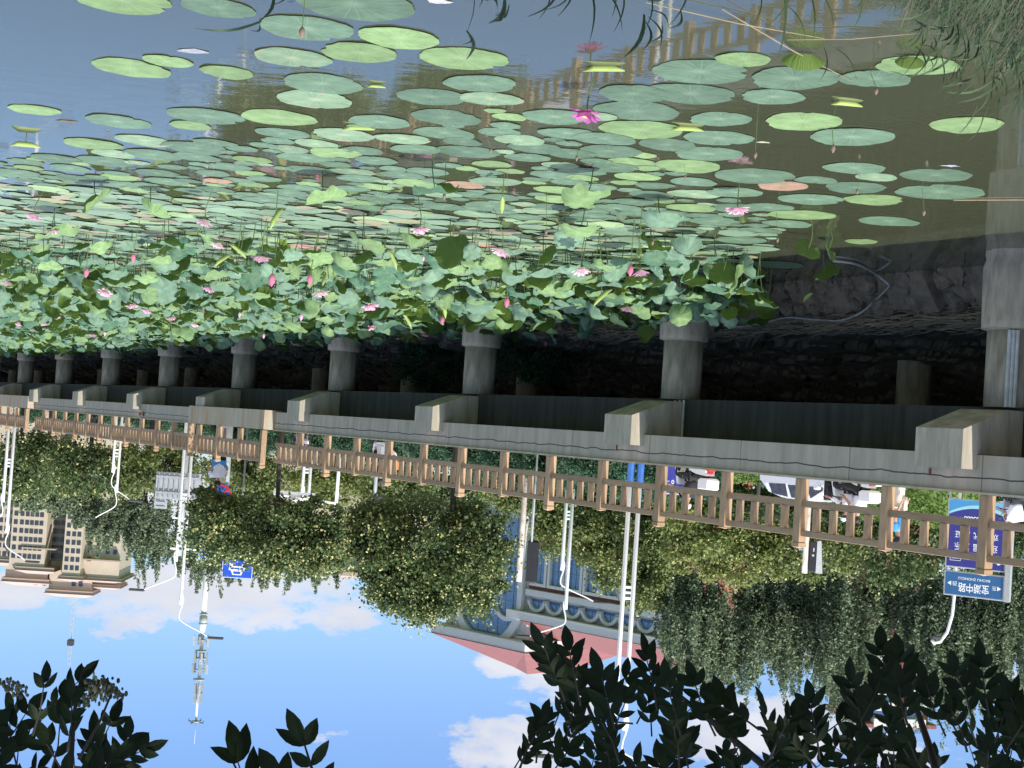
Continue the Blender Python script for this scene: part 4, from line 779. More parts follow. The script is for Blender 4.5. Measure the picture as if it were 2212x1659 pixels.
reed([(590, -20, 560, 45, .008), (565, 45, 420, 60, .006), (560, 48, 540, 65, .004), (620, -30, 590, 10, .003)], 'forked grass blade reaching across the ribbed blue green pad', 7.5)
reed([(1690, -50, 1680, 130, .008), (1700, 10, 1740, 95, .005), (1740, -40, 1755, 90, .006), (1640, -40, 1625, 60, .005), (1720, -40, 1640, 70, .004), (1770, -20, 1800, 80, .005), (1860, -10, 1830, 75, .005), (1780, 100, 1770, 175, .005), (1800, 100, 1850, 170, .004)], 'dark reed spray hanging before the post reflections near the bank', 7.5)
def hang(x, y, label):
    sp = []
    for _ in range(26):
        a = random.gauss(-.35, .5); l = U(35, 110); x0 = x + U(-45, 45); y0 = y + U(-40, 60); sp.append((x0, y0, x0 + math.sin(a) * l, y0 + math.cos(a) * l, U(.003, .008)))
    return reed(sp, label, 8.2)
hang(2110, 90, 'thick green reed tuft hanging off the bank over the notched pale pad'); hang(2020, 60, 'green reed tuft at the tip of the grassy bank'); hang(2180, 130, 'green reed tuft at the photo corner beside the near pile')
reed([(2150, 120, 2110, 290, .006), (2120, 200, 2060, 300, .005), (2140, 180, 2100, 250, .005), (2125, 240, 2085, 310, .004), (2190, 150, 2160, 215, .006), (2200, 180, 2175, 260, .006)], 'long thin reed hanging over the pale pad nearest the near pile', 8.4)
# ------------------------------------------------------------------ buildings
def bldg(name, label, O, ang):
    return thing(name, label, 'building', O, ang)
def winset(n_cap=100): return {'n': 0, 'cap': n_cap, 'mb': MB()}
tanw = mat('tan_wall', (.50, .42, .33), .85, col2=(.43, .36, .28), scale=.3); tanb = mat('brown_cornice', (.36, .28, .23), .8, var=.08); tanr = mat('pinkish_roof', (.43, .32, .27), .8, var=.08); dkwin = mat('dark_window', (.045, .05, .07), .15, var=.3)
# tan apartment towers
Yt = 500
O = onY(140, 1120, Yt); tw = thing('apartment_block', 'tan high apartment block with brown cornices and four stepped tower tops', 'building', (O.x, O.y, 0), math.radians(-3))
kt = Yt / FP
def tz(y): return 3.6 + (y - 870) * kt
def tx(x): return (140 - x) * kt
m = MB(); cr = MB(); rf = MB(); specs = [(0 - 60, 118, 1236, 0), (58, 205, 1262, -3), (120, 262, 1246, 2), (165, 262, 1250, -2), (95, 150, 1255, 6)]
def tower(x0, x1, yt, dy, dep=16):
    a, b = tx(x1), tx(x0); m.box(a, b, dy, dy + dep, 0, tz(yt))
tower(-40, 36, 1224, 0); tower(36, 110, 1232, -4); tower(110, 150, 1216, 3); tower(150, 188, 1244, -5); tower(188, 263, 1250, 0, 20); tower(98, 162, 1226, 5); tower(18, 108, 1258, 3, 10); tower(112, 202, 1276, 3, 10); tower(196, 258, 1262, 6, 10)
m.build('wall', tanw, tw)
def corn(x0, x1, y0, y1, dy, dep, e=.7, r=0):
    a, b = tx(x1) - e, tx(x0) + e; z0, z1 = tz(y0), tz(y1); cr.box(a, b, dy - e, dy + dep + e, z0, z0 + (z1 - z0) * .45); rf.add([(a - .5, dy - e - .5, z0 + (z1 - z0) * .45), (b + .5, dy - e - .5, z0 + (z1 - z0) * .45), (b + .5, dy + dep + e, z0 + (z1 - z0) * .45), (a - .5, dy + dep + e, z0 + (z1 - z0) * .45), (a + 3, dy + 3, z1), (b - 3, dy + 3, z1), (b - 3, dy + dep - 2, z1), (a + 3, dy + dep - 2, z1)], [(0, 1, 2, 3), (0, 1, 5, 4), (1, 2, 6, 5), (2, 3, 7, 6), (3, 0, 4, 7), (4, 5, 6, 7)])
corn(-40, 36, 1216, 1232, 0, 16); corn(55, 128, 1226, 1243, -4, 16); corn(148, 190, 1240, 1254, -5, 16); corn(190, 266, 1244, 1256, 0, 20); corn(18, 110, 1256, 1274, 2, 11); corn(112, 204, 1276, 1293, 2, 11); corn(198, 258, 1262, 1274, 5, 11)
for x0, x1, y, dy in ((-40, 37, 1177, 0), (65, 128, 1185, -4), (128, 157, 1217, 3), (160, 263, 1203, -2.2)): cr.box(tx(x1) - .6, tx(x0) + .6, dy - .7, dy + 2, tz(y), tz(y + 3))
cr.build('cornice', tanb, tw); rf.build('roof', tanr, tw)
wm = MB().box(-.62, .62, -.12, .1, 0, 1.5).mesh('window', dkwin); wn = 0; wst = MB()
cols = [(6, -0), (18, 0), (30, 0)] + [(44, -4), (57, -4), (68, -4), (78, -4), (88, -4), (98, -4)] + [(116, 3), (123, 3), (133, 3), (143, 3)] + [(158, -5), (170, -5), (181, -5)] + [(198, 0), (216, 0), (236, 0), (252, 0)]
for ri, y in enumerate(range(1240, 1050, -18)):
    for ci, (x, dy) in enumerate(cols):
        if y > 1212 + (20 if 150 < x < 190 else 8) or (x > 210 and ri % 3): continue
        if wn < 100: o = obj('window', wm, tw, (tx(x), dy - .02, tz(y - 4))); wn += 1
        else: a = tx(x); wst.box(a - .62, a + .62, dy - .14, dy + .1, tz(y - 4), tz(y - 4) + 1.5)
tag(wst.build('window', dkwin, tw), kind='stuff')
for x, y in ((85, 1265), (165, 1262), (180, 1262)): obj('window', wm, tw, (tx(x), 2.85, tz(y - 5)))
# lattice mast above the towers
O = onY(160, 1290, 520); mk = MB(); H = (1436 - 1290) * 520 / FP; 
for a, b in ((-.5, -.5), (.5, -.5), (0, .5)): mk.tube([(a, b, 0), (a, b, H)], .09, 4)
for i in range(24): z = H * i / 24; s = 1 if i % 2 else -1; mk.tube([(-.5 * s, -.5, z), (.5 * s, -.5, z + H / 24)], .05, 4)
cm = thing('lattice_mast', 'thin lattice mast with a small cab standing over the tan towers', 'mast', (O.x, O.y, O.z)); mk.build('mast', grey_p, cm); MB().box(-1, 1, -1, 1, H * .62, H * .62 + 2.2, bev=.2).build('cab', dgrey, cm)
MB().box(-1.6, 1.6, -1.6, 1.6, -3.5, .0).build('base', grey_p, cm)
galv = mat('galvanised', (.30, .33, .34), .5, var=.1)
# cell tower
Yc = 190; O = onY(447, 1230, Yc); kc = Yc / FP; ct = thing('cell_tower', 'tall white tapering phone mast with clustered antennas rising between the lamp heads', 'mast', (O.x, O.y, GZ))
def cz(y): return 3.6 + (y - 890) * kc - GZ
cb = MB(); lean = 0
cb.tube([(0, 0, 0), (0, 0, cz(1262)), (0, 0, cz(1330))], [.42, .34, .33], 14); cb.tube([(0, 0, cz(1330)), (0, 0, cz(1345)), (0, 0, cz(1365))], [.50, .48, .30], 14); cb.tube([(0, 0, cz(1365)), (0, 0, cz(1450)), (0, 0, cz(1556))], [.27, .21, .12], 12); cb.tube([(0, 0, cz(1556)), (0, 0, cz(1604))], [.05, .02], 5)
cb.build('mast', mat('pale_mast', (.58, .60, .56), .5, var=.06), ct, True)
for y in (1325, 1346, 1381, 1404, 1420, 1465, 1555): MB().lathe([(.75 if y > 1400 and y < 1500 else .55, cz(y)), (.75 if y > 1400 and y < 1500 else .55, cz(y) + .12)], n=16).build('platform', grey_p, ct)
for y, k, rr in ((1372, 5, .95), (1408, 5, .8), (1432, 5, .95), (1476, 4, .5), (1495, 4, .45)):
    for i in range(k):
        a = i * 6.283 / k + y; b = MB(); b.box(rr * math.cos(a) - .12, rr * math.cos(a) + .12, rr * math.sin(a) - .1, rr * math.sin(a) + .1, cz(y), cz(y) + 1.3, bev=.03); b.tube([(0, 0, cz(y) + .8), (rr * math.cos(a), rr * math.sin(a), cz(y) + .8)], .05, 4); b.build('antenna', grey_p if i % 2 else galv, ct)
b = MB()
for i in range(4): a = i * 1.57 + .4; b.tube([(0, 0, cz(1557)), (1.1 * math.cos(a), 1.1 * math.sin(a), cz(1557)), (1.1 * math.cos(a), 1.1 * math.sin(a), cz(1552))], .07, 4)
b.build('top_arms', dgrey, ct)
# red roofed building with arched windows
Yb = 150; e1 = Vector((ray(-1900, 858 - 125).x, ray(-1900, 858 - 125).y, 0)).normalized(); e2 = Vector((-e1.y, e1.x, 0)); CO = onY(1134, 1400, Yb); A1 = math.atan2(e1.y, e1.x)
bw = mat('pale_grey_tile', (.47, .46, .43), .75, var=.06, scale=1, stretch=(2, 2, 2)); bred = mat('red_brick_wall', (.30, .10, .07), .85, var=.12); broof = mat('red_sheet_roof', (.21, .07, .065), .65, var=.1, scale=.8, stretch=(6, .4, .4)); bband = mat('light_grey_band', (.58, .57, .55), .7, var=.05); bdark = mat('soffit_grey', (.25, .24, .24), .8)
hall = thing('red_roofed_hall', 'grey and red hall with round arched windows and a red pitched roof', 'building', (CO.x, CO.y, 0), A1)
def L1(px, py, off=0):          # front plane local coordinates (along e1, z)
    P = onP(px, py, CO + e2 * off, e2) - CO; return P.dot(e1), P.z + CO.z
def L2(px, py, off=0):          # side plane (toward the back)
    P = onP(px, py, CO + e1 * off, e1) - CO; return P.dot(e2), P.z + CO.z
s0, ze0 = L1(960, 1364); _, zc1 = L1(1132, 1406); _, zc0 = L1(1136, 1385); s1 = 0
zt = zc1; print('hall', s0, ze0, zc1, zc0, L1(1136, 1339), L1(1463, 1399), L2(1297, 1402))
zm = L1(1140, 1340)[1]; zb0 = L1(1150, 1315)[1]
FWd = s0; depth = 17
w = MB(); w.box(.15, FWd, .15, depth, 0, zc0); w.build('wall', bw, hall)
c = MB(); c.box(-1.0, FWd + 1, -1.0, depth + 1, zc0, zt, bev=.05); c.build('cornice', bband, hall)
r = MB(); apx = L1(1145, 1433)[1]
r.add([(-1.1, -1.1, zt + .01), (FWd + 1.1, -1.1, zt + .01), (FWd + 1.1, depth + 1.1, zt + .01), (-1.1, depth + 1.1, zt + .01), (4.5, 5, zt + 3.4), (FWd - 6, 5, zt + 3.0), (FWd - 6, depth - 5, zt + 3.0), (4.5, depth - 5, zt + 3.4)], [(0, 1, 5, 4), (1, 2, 6, 5), (2, 3, 7, 6), (3, 0, 4, 7), (4, 5, 6, 7)]); r.build('roof', broof, hall)
# tile joints as thin proud strips on the cornice
def arch(u0, u1, z0, zs, n=14, close=True):
    cx = (u0 + u1) / 2; ra = (u1 - u0) / 2; return [(u0, z0), (u1, z0)] + [(cx + ra * math.cos(math.pi * i / n), zs + ra * math.sin(math.pi * i / n)) for i in range(n + 1)]
def glazing(u0, u1, z0, zs, y, step, name='window', parent=hall, fr=.35, arched=True):
    pts = arch(u0, u1, z0, zs) if arched else [(u0, z0), (u1, z0), (u1, zs), (u0, zs)]; o = MB().prism(pts, y, y + .1, f=lambda u, w_, k: (u, k, w_)).build(name, glass_b, parent)
    f = MB(); cx = (u0 + u1) / 2; ra = (u1 - u0) / 2; n = int((u1 - u0) / step + .5)
    for i in range(1, max(2, n)):
        u = u0 + (u1 - u0) * i / max(2, n); top = zs + (math.sqrt(max(0, ra * ra - (u - cx) ** 2)) if arched else 0); f.box(u - .05, u + .05, y - .06, y - .004, z0, top)
    z = z0 + step
    while z < (zs + ra * .9 if arched else zs - .3):
        hw = ra if z < zs or not arched else math.sqrt(max(0, ra * ra - (z - zs) ** 2)); f.box(cx - hw, cx + hw, y - .055, y - .006, z - .05, z + .05); z += step
    if f.v: f.build('mullion', mat('mullion', (.20, .27, .36), .4), o)
    pp = arch(u0 - fr, u1 + fr, z0, zs, 18) if arched else [(u0 - fr, z0), (u1 + fr, z0), (u1 + fr, zs + fr), (u0 - fr, zs + fr)]
    k = MB(); q = (arch(u0, u1, z0, zs, 18) if arched else pts); n2 = len(pp)
    if arched:
        outer, inner = pp[1:], q[1:]; outer = outer + [pp[0]]; inner = inner + [q[0]]
    else: outer, inner = [pp[1], pp[2], pp[3], pp[0]], [q[1], q[2], q[3], q[0]]
    V = [(u, yy, w_) for yy in (y - .35, y + .05) for (u, w_) in outer + inner]; m_ = len(outer); N = 2 * m_; F = []
    for i in range(m_ - 1):
        F += [(i, i + 1, m_ + i + 1, m_ + i), (N + i, N + m_ + i, N + m_ + i + 1, N + i + 1), (i, N + i, N + i + 1, i + 1), (m_ + i, m_ + i + 1, N + m_ + i + 1, N + m_ + i)]
    k.add(V, F); k.build('frame', bband, o); return o
ua, za = L1(1300 - 90, 1300); 
# big arch and tall bay on the gable front
c1 = L1(1071, 1318)[0]; 
u_a0 = L1(1112, 1200)[0]; u_a1 = L1(1035, 1200)[0]; zs_ = L1(1070, 1310)[1]
glazing(u_a0 - 1.0, u_a1 + 2.5, 4, L1(1085, 1292)[1], .05, 1.5, fr=.9)
# side wing
wl = -L1(1476, 1360)[0]; off = 0.25
zw1 = L1(1150, 1342)[1]; zw0 = L1(1150, 1322)[1]; zw2 = L1(1150, 1293)[1]; zw3 = L1(1150, 1277)[1]; print('wing z', zw1, zw0, zw2, zw3, L1(1463, 1399)[1], L1(1200, 1262)[1])
g = MB().box(-wl, 0.145, off, 9, 0, zw3); g.build('wall', bred, hall); g = MB().box(-wl, .145, off - .15, 8.9, zw3 + .003, zw2); g.box(-wl, .14, off, 8.8, zw2, zw0 - .003); g.build('upper_wall', bw, hall)
g = MB().box(-wl, 2.2, off - 1.1, 9.6, zw0, zw1, bev=.04); g.build('cornice', bband, hall)
g = MB().box(-wl, .1, off - .6, 1, zw3 - .2, zw2 - .3, bev=.03); g.build('string_course', bband, hall)
g = MB().add([(-wl, off - 1.15, zw1 + .01), (.12, off - 1.15, zw1 + .01), (.12, 10, zw1 + .01), (-wl, 10, zw1 + .01), (-wl, 5, zw1 + 2.6), (.12, 5, zw1 + 2.6)], [(0, 1, 5, 4), (3, 2, 5, 4), (0, 3, 4), (1, 2, 5)]); g.build('roof', broof, hall)
for i in range(14):
    px = 1162 + i * 38 * (1 + i * .008); 
    if px > 1480: break
    u, _ = L1(px, 1310); hw = .95
    glazing(u - hw, u + hw, zw2 + .25, zw0 - 1.35, off - .2, .9, fr=.32)
    o = glazing(u - .85, u + .85, zw3 - 4.2, zw3 - .9, off - .2, 1.0, fr=.3, arched=False)
for u in (-.9, 1.6): pass
# tall narrow bay at the corner of the gable front
u0, u1 = L1(1190, 1200)[0], L1(1155, 1200)[0]
glazing(.9, 4.3, 3, L1(1125, 1300)[1] , -.15, 1.0, fr=.45)
# red brick flats behind the willows
Yf = 170; O = onY(1935, 1400, Yf); fl = thing('brick_flats', 'red and cream flats with balconies glimpsed between willows and dark leaves', 'building', (O.x, O.y, 0), math.radians(-12)); kf = Yf / FP
def fz(y): return 3.6 + (y - 985) * kf
MB().box(-4.5, 3.2, 0, 10, 0, fz(1555)).build('wall', bred, fl); MB().box(-5.2, 3.8, -.8, 10.5, fz(1555), fz(1566), bev=.1).build('roof', broof, fl)
for i, y in enumerate(range(1375, 1560, 34)):
    for x in (-2.6, 1.4):
        b = MB().box(x - 1.2, x + 1.2, -.9, -.004, fz(y), fz(y) + .9, bev=.03).build('balcony', bband, fl); obj('window', MB().box(x - 1.0, x + 1.0, -.3, -.01, fz(y) + .92, fz(y) + 1.7).mesh('window', glass_b), fl)
O = onY(1462, 1420, 200); fb = thing('low_red_block', 'pink roofed block peeping between the willow and the dark leaves', 'building', (O.x, O.y, 0), math.radians(20)); MB().box(-4, 3, 0, 12, 0, O.z + .8).build('wall', tanw, fb); MB().box(-4.6, 3.6, -.6, 12.6, O.z + .8, O.z + 2.0, bev=.2).build('roof', broof, fb)
O = onY(690, 1240, 230); fb = thing('distant_block', 'distant pale block with a pinkish roof edge behind the willow tops', 'building', (O.x, O.y, 0), .2); MB().box(-14, 14, 0, 12, 0, O.z - 1).build('wall', tanw, fb); MB().box(-15, 15, -1, 13, O.z - 1, O.z, bev=.2).build('roof', tanr, fb)
# ------------------------------------------------------------------ street furniture
def smooth(P, n=5):
    Q = []
    for i in range(len(P) - 1):
        a, b, c, d = P[max(i - 1, 0)], P[i], P[i + 1], P[min(i + 2, len(P) - 1)]
        for k in range(n): s = k / n; Q.append(.5 * ((2 * b) + (c - a) * s + (2 * a - 5 * b + 4 * c - d) * s * s + (3 * b - a - 3 * c + d) * s ** 3))
    return Q + [P[-1]]
def lamp(px, pyb, ytop, y2, Y, label, side=1, w=.055, arm=2.2, gap=.34, ylow=None, blue=False):
    """px: where it stands; ytop/y2: tips of the higher and the lower arm in the photograph"""
    B = onY(px, pyb, Y); k = Y / FP; hor = 931 + .066 * (px - 1106); H = 3.6 + (ytop - hor) * k - GZ; H2 = 3.6 + (y2 - hor) * k - GZ
    r = thing('street_lamp', label, 'street lamp', (B.x, B.y, GZ), 0)
    for j, (x, h) in enumerate(((-gap / 2, H), (gap / 2, H2))):
        s = side if j == 0 else -side; hb = h - .9
        p = MB().tube([(x, 0, 0), (x, 0, hb - 1.2), (x, 0, hb - .9)], w, 8).build('pole', white_p, r, True)
        cv = [(x, 0, hb - .9), (x - s * .28, 0, hb - .5), (x - s * .38, 0, hb - 1.4), (x - s * .1, 0, hb - 2.2)]
        K = [Vector(q) for q in [(x, 0, hb - 1.5), (x + s * .08, 0, hb - 1.4), (x + s * .13, 0, hb - 1.15), (x + s * .06, 0, hb - .8), (x - s * .03, 0, hb - .45), (x + s * .04, 0, hb - .1), (x + s * arm * .35, 0, hb + .2), (x + s * arm * .7, 0, hb + .45), (x + s * arm, 0, hb + .7)]]
        MB().tube(smooth(K), w * .42, 7).build('arm', white_p, r, True)
        hd = MB(); hd.box(x + s * arm - .05, x + s * arm + .75 if s > 0 else x + s * arm + .05, -.13, .13, hb + .66, hb + .78, bev=.03) if s > 0 else hd.box(x + s * arm - .75, x + s * arm + .05, -.13, .13, hb + .66, hb + .78, bev=.03); hd.build('lamp_head', dgrey, r)
    m = MB()
    for z in (H2 * .45, H2 * .45 + .2, H2 * .45 + .4): m.tube([(-gap / 2, 0, z), (gap / 2, 0, z)], w * .6, 5)
    m.build('rung', white_p, r)
    if blue: MB().tube([(-gap / 2, 0, 0), (-gap / 2, 0, 1.6)], w * 1.5, 8).tube([(gap / 2, 0, 0), (gap / 2, 0, 1.6)], w * 1.5, 8).build('blue_sleeve', bluep, r)
    return r
# in the upright world the photo's left is the right, so side=+1 points to the photo's left
lamp(1238, 960, 1385, 1302, 82, 'slim white twin pole lamp with curled arms beside the arched windows', side=1, w=.10, arm=1.9)
lamp(1375, 990, 1680, 1650, 54, 'thickest white twin pole lamp with blue sleeved foot behind the railing', side=-1, w=.085, blue=True, gap=.36, arm=2.2)
lamp(408, 950, 1378, 1286, 78, 'white twin pole lamp in front of the phone mast, two dark lamp heads', side=-1, w=.08, arm=1.6, gap=.40)
lamp(256, 930, 1128, 1085, 90, 'white twin pole lamp before the willow at the tan towers', side=1, w=.075, arm=1.2, gap=.34)
lamp(27, 900, 1215, 1150, 88, 'white twin pole lamp at the photo edge beside the tan towers', side=-1, w=.095, arm=1.3, gap=.36)
lamp(668, 950, 1180, 1130, 92, 'white twin pole lamp half hidden by the small pagoda tree', side=1, w=.10, arm=1.2, gap=.42)
# hooked white lamp behind the street name sign
B = onY(2072, 1100, 46); r = thing('street_lamp', 'single white post with hooked top behind the blue street name sign', 'street lamp', (B.x, B.y, GZ)); k = 46 / FP; h = 3.6 + (1390 - 995) * k - GZ
MB().tube([(0, 0, 0), (0, 0, h - 1.5), (.03, 0, h - .9), (.16, 0, h - .35), (.36, 0, h - .05), (.55, 0, h), (.62, 0, h - .08)], .05, 8).build('post', white_p, r, True); MB().box(.35, .6, -.05, .05, h - .22, h - .12, bev=.02).build('lamp_head', dgrey, r)
def post(px, ytop, Y, rad, m_, label, name='post', lean=0, cat='post', ybot=None):
    B = onY(px, 950, Y); k = Y / FP; hor = 931 + .066 * (px - 1106); H = 3.6 + (ytop - hor) * k - GZ; r = thing(name, label, cat, (B.x, B.y, GZ)); MB().tube([(0, 0, 0), (0, 0, H)], rad, 10).build('pole', m_, r, True); return r, H, k, hor
galv = mat('galvanised', (.30, .33, .34), .5, var=.1)
# grey pole with the back of a big sign
r, H, k, hor = post(405, 1200, 84, .16, galv, 'thick grey pole carrying the back of a big sign and a blue sign arm', 'sign_pole', cat='sign pole')
def zz(y): return 3.6 + (y - hor) * k - GZ
def xx(x, c=405): return (c - x) * k
sg = MB().box(xx(440), xx(345), -.12, -.04, zz(1022), zz(1080), bev=.01).box(xx(372), xx(345), -.12, -.04, zz(1082), zz(1101), bev=.01).build('sign_back', mat('aluminium_back', (.36, .38, .40), .5, var=.06), r)
m = MB()
for i in range(8): x = xx(352 + i * 11); m.box(x - .03, x + .03, -.2, -.122, zz(1024), zz(1078))
for y in (1030, 1064): m.box(xx(440), xx(347), -.24, -.202, zz(y), zz(y) + .12)
m.box(xx(368), xx(349), -.17, -.122, zz(1086), zz(1087)).box(xx(368), xx(349), -.17, -.122, zz(1096), zz(1097)); m.build('rib', galv, sg)
MB().box(xx(445), xx(385), -.05, .05, zz(1183), zz(1187)).box(xx(420), xx(385), -.05, .05, zz(1118), zz(1121)).build('arm', white_p, r)
s = MB().box(xx(468), xx(446), -.1, -.05, zz(1165), zz(1206), bev=.01).build('blue_sign', bluep, r); MB().box(xx(466), xx(448), -.106, -.102, zz(1167), zz(1204)).box(xx(464.5), xx(449.5), -.11, -.1065, zz(1168.5), zz(1202.5), m=1).build('sign_border', [white_p, bluep], s)
# parking sign
r, H, k, hor = post(533, 1250, 60, .04, galv, 'blue parking sign with a white car symbol poking out of the pagoda tree top', 'parking_sign', cat='road sign')
p = MB().box(xx(567, 533), xx(500, 533), -.08, -.04, zz(1209), zz(1248), bev=.01).build('panel', mat('sign_blue', (.02, .09, .55), .4, var=.03), r)
q = MB(); q.box(xx(566, 533), xx(501, 533), -.085, -.081, zz(1246.2), zz(1247.4)).box(xx(566, 533), xx(564.8, 533), -.085, -.081, zz(1210), zz(1247)).box(xx(502.2, 533), xx(501, 533), -.085, -.081, zz(1210), zz(1247))
def zone(c, w, hh, y0): 
    a = MB(); return a
cxp, cyp = xx(533, 533), zz(1227); q.prism([(cxp - .32, cyp - .1), (cxp + .32, cyp - .1), (cxp + .34, cyp + .06), (cxp + .24, cyp + .1), (cxp + .18, cyp + .26), (cxp - .18, cyp + .26), (cxp - .24, cyp + .1), (cxp - .34, cyp + .06)], -.095, -.082)
q.box(cxp - .3, cxp - .18, -.095, -.082, cyp - .18, cyp - .102).box(cxp + .18, cxp + .3, -.095, -.082, cyp - .18, cyp - .102); q.build('car_symbol', white_p, p)
q = MB(); q.prism([(cxp - .15, cyp + .12), (cxp + .15, cyp + .12), (cxp + .13, cyp + .22), (cxp - .13, cyp + .22)], -.099, -.0955).box(cxp - .26, cxp - .16, -.099, -.0955, cyp - .03, cyp + .04).box(cxp + .16, cxp + .26, -.099, -.0955, cyp - .03, cyp + .04).box(cxp - .1, cxp + .1, -.099, -.0955, cyp - .03, cyp + .03); q.build('symbol_detail', MATS['sign_blue'], p)
# round blue and red sign on a thick grey pole
r, H, k, hor = post(489, 1085, 66, .27, galv, 'round blue sign with red rim on the thick grey pole behind the standing person', 'round_sign', cat='road sign')
z = zz(1070); MB().lathe([(.001, -.34), (.50, -.34), (.50, -.30), (.001, -.30)], (xx(488, 489), 0, z), 28, axis='y').build('rim', redp, r); MB().lathe([(.001, -.35), (.42, -.35), (.42, -.341), (.001, -.341)], (xx(488, 489), 0, z), 28, axis='y').build('face', MATS['sign_blue'], r)
b = MB(); c_, s_ = math.cos(.785), math.sin(.785); b.add([(xx(488, 489) + a * c_ * .42 + e * s_ * .05, -.356, z + a * s_ * .42 - e * c_ * .05) for a, e in ((-1, -1), (1, -1), (1, 1), (-1, 1))], [(0, 1, 2, 3)]); b.build('stroke', redp, r)
# camera gantry
r, H, k, hor = post(736, 1132, 88, .1, white_p, 'white camera gantry with boxes on a long arm above the railing', 'camera_gantry', cat='gantry')
MB().tube([(0, 0, zz(1087)), (xx(600, 736), 0, zz(1075))], .07, 8).build('arm', white_p, r, True)
for x, y in ((662, 1083), (700, 1086), (615, 1080), (645, 1088), (690, 1083)): MB().box(xx(x, 736) - .2, xx(x, 736) + .2, -.25, .25, zz(y) - .12, zz(y) + .16, bev=.03).build('camera_box', white_p, r)
MB().box(xx(690, 736), xx(600, 736), -.15, -.05, zz(1068), zz(1074)).build('tray', grey_p, r)
# peeling white post and dark signal boxes
r, H, k, hor = post(1141, 1256, 64, .12, mat('peeling_white', (.66, .62, .56), .7, col2=(.34, .28, .22), scale=3), 'peeling white post leaning up beside a black signal box', 'signal_post', cat='signal post')
MB().box(.28, .78, -.2, .2, zz(1165), zz(1257), bev=.08).build('signal_box', black, r).location = (-1.05, 0, 0); MB().tube([(-.42, 0, 0), (-.42, 0, zz(1168))], .06, 8).build('side_pole', galv, r, True)
r, H, k, hor = post(1755, 1238, 52, .10, MATS['peeling_white'], 'short signal post with a black box and grey hood above the railing', 'signal_post', cat='signal post')
MB().box(-.34, -.12, -.12, .12, zz(1168), zz(1234), bev=.03).build('signal_box', black, r); MB().prism([(-.36, zz(1168)), (-.50, zz(1166)), (-.60, zz(1236)), (-.36, zz(1236))], -.12, .14).build('hood', grey_p, r)
b = MB(); b.box(-.27, -.2, -.135, -.122, zz(1196), zz(1200)).box(-.27, -.23, -.135, -.122, zz(1182), zz(1190)); b.build('mark', mat('lamp_grey', (.5, .5, .5), .5), r)
r, H, k, hor = post(818, 1110, 80, .1, galv, 'grey pole with a small dark box beside the railing post', 'signal_post', cat='signal post'); MB().box(xx(828, 818) - .15, xx(828, 818) + .35, -.2, .2, zz(1070), zz(1108), bev=.03).build('signal_box', dgrey, r)
for x, yt_, Y, rd, m_, l in ((1163, 1170, 60, .04, galv, 'thin grey pole right beside the peeling white post'), (1741, 1030 + 55, 44, .09, MATS['peeling_white'], 'pale post standing by the white car window'), (1760, 1068, 50, .16, white_p, 'stout pale post behind the white car nose'), (1645, 1095, 56, .07, bark, 'thin brown tree stake in front of the clipped hedge')): post(x, yt_, Y, rd, m_, l)
# ------------------------------------------------------------------ sign stand with writing
def text(s, size, m_, parent, loc, name='lettering', ext=.002, sx=1.0, bold=0):
    cu = bpy.data.curves.new(name, 'FONT'); cu.body = s; cu.size = size; cu.extrude = ext; cu.align_x = 'CENTER'; cu.align_y = 'CENTER'; cu.offset = bold; cu.materials.append(m_); t_ = bpy.data.objects.new(name, cu); C.objects.link(t_); me = bpy.data.meshes.new_from_object(t_); me.materials.clear(); me.materials.append(m_); bpy.data.objects.remove(t_); o = bpy.data.objects.new(name, me); C.objects.link(o); o.parent = parent; o.location = loc; o.rotation_euler = (math.pi / 2, 0, 0); o.scale = (sx, 1, 1); return o
Ys = 44; P0 = onY(2110, 1100, Ys); sa = math.radians(90 - 56); su = Vector((math.cos(sa), math.sin(sa), 0)); sn = Vector((-su.y, su.x, 0))
st = thing('sign_stand', 'blue street name sign over a dark blue housing billboard in a grey frame', 'sign stand', (P0.x, P0.y, GZ), sa)
def S(px, py): P = onP(px, py, P0, sn) - P0; return P.dot(su), P.z + P0.z - GZ
xl, zt_ = S(2181, 1300); xr, zt2 = S(2039, 1284); _, zb_ = S(2110, 1238); print('sign', xl, xr, zt_, zt2, zb_, S(2045, 1073), S(2039, 1240))
zt_ = S(2110, 1292)[1]; zb_ = S(2110, 1238)[1]; zb2 = S(2050, 1224)[1]; zbot = S(2050, 1075)[1]; xe = xr; xs_ = S(2165, 1200)[0]; gp = mat('frame_grey', (.38, .40, .40), .45, var=.05)
q = MB().box(xl + .16, xe, -.06, .06, zb_, zt_, bev=.01).build('name_panel_frame', gp, st); MB().box(xl + .2, xe - .04, -.066, -.0605, zb_ + .04, zt_ - .04).build('name_panel', mat('name_blue', (.03, .12, .28), .45, var=.05), q)
MB().box(xl - .0, xl + .155, -.1, .1, 0, zt_ + .01, bev=.01).box(xl + .09, xl + .15, -.105, -.1005, .3, zt_ - .28).box(xe - .05, xe + .005, -.02, .02, 0, zt_ - .002).build('frame_post', gp, st)
cxn = (xl + .16 + xe) / 2; wn_ = xe - xl - .16; hn = zt_ - zb_; zc_ = (zt_ + zb_) / 2; wt = mat('sign_white', (.85, .87, .88), .5, var=.01)
text('宝湖中路', hn * .40, wt, q, (cxn, -.0665, zc_ + hn * .10), sx=wn_ * .52 / (hn * .40 * 4) if True else 1, bold=.003); text('BAOHU ZHONGLU', hn * .15, wt, q, (cxn, -.0665, zc_ - hn * .24))
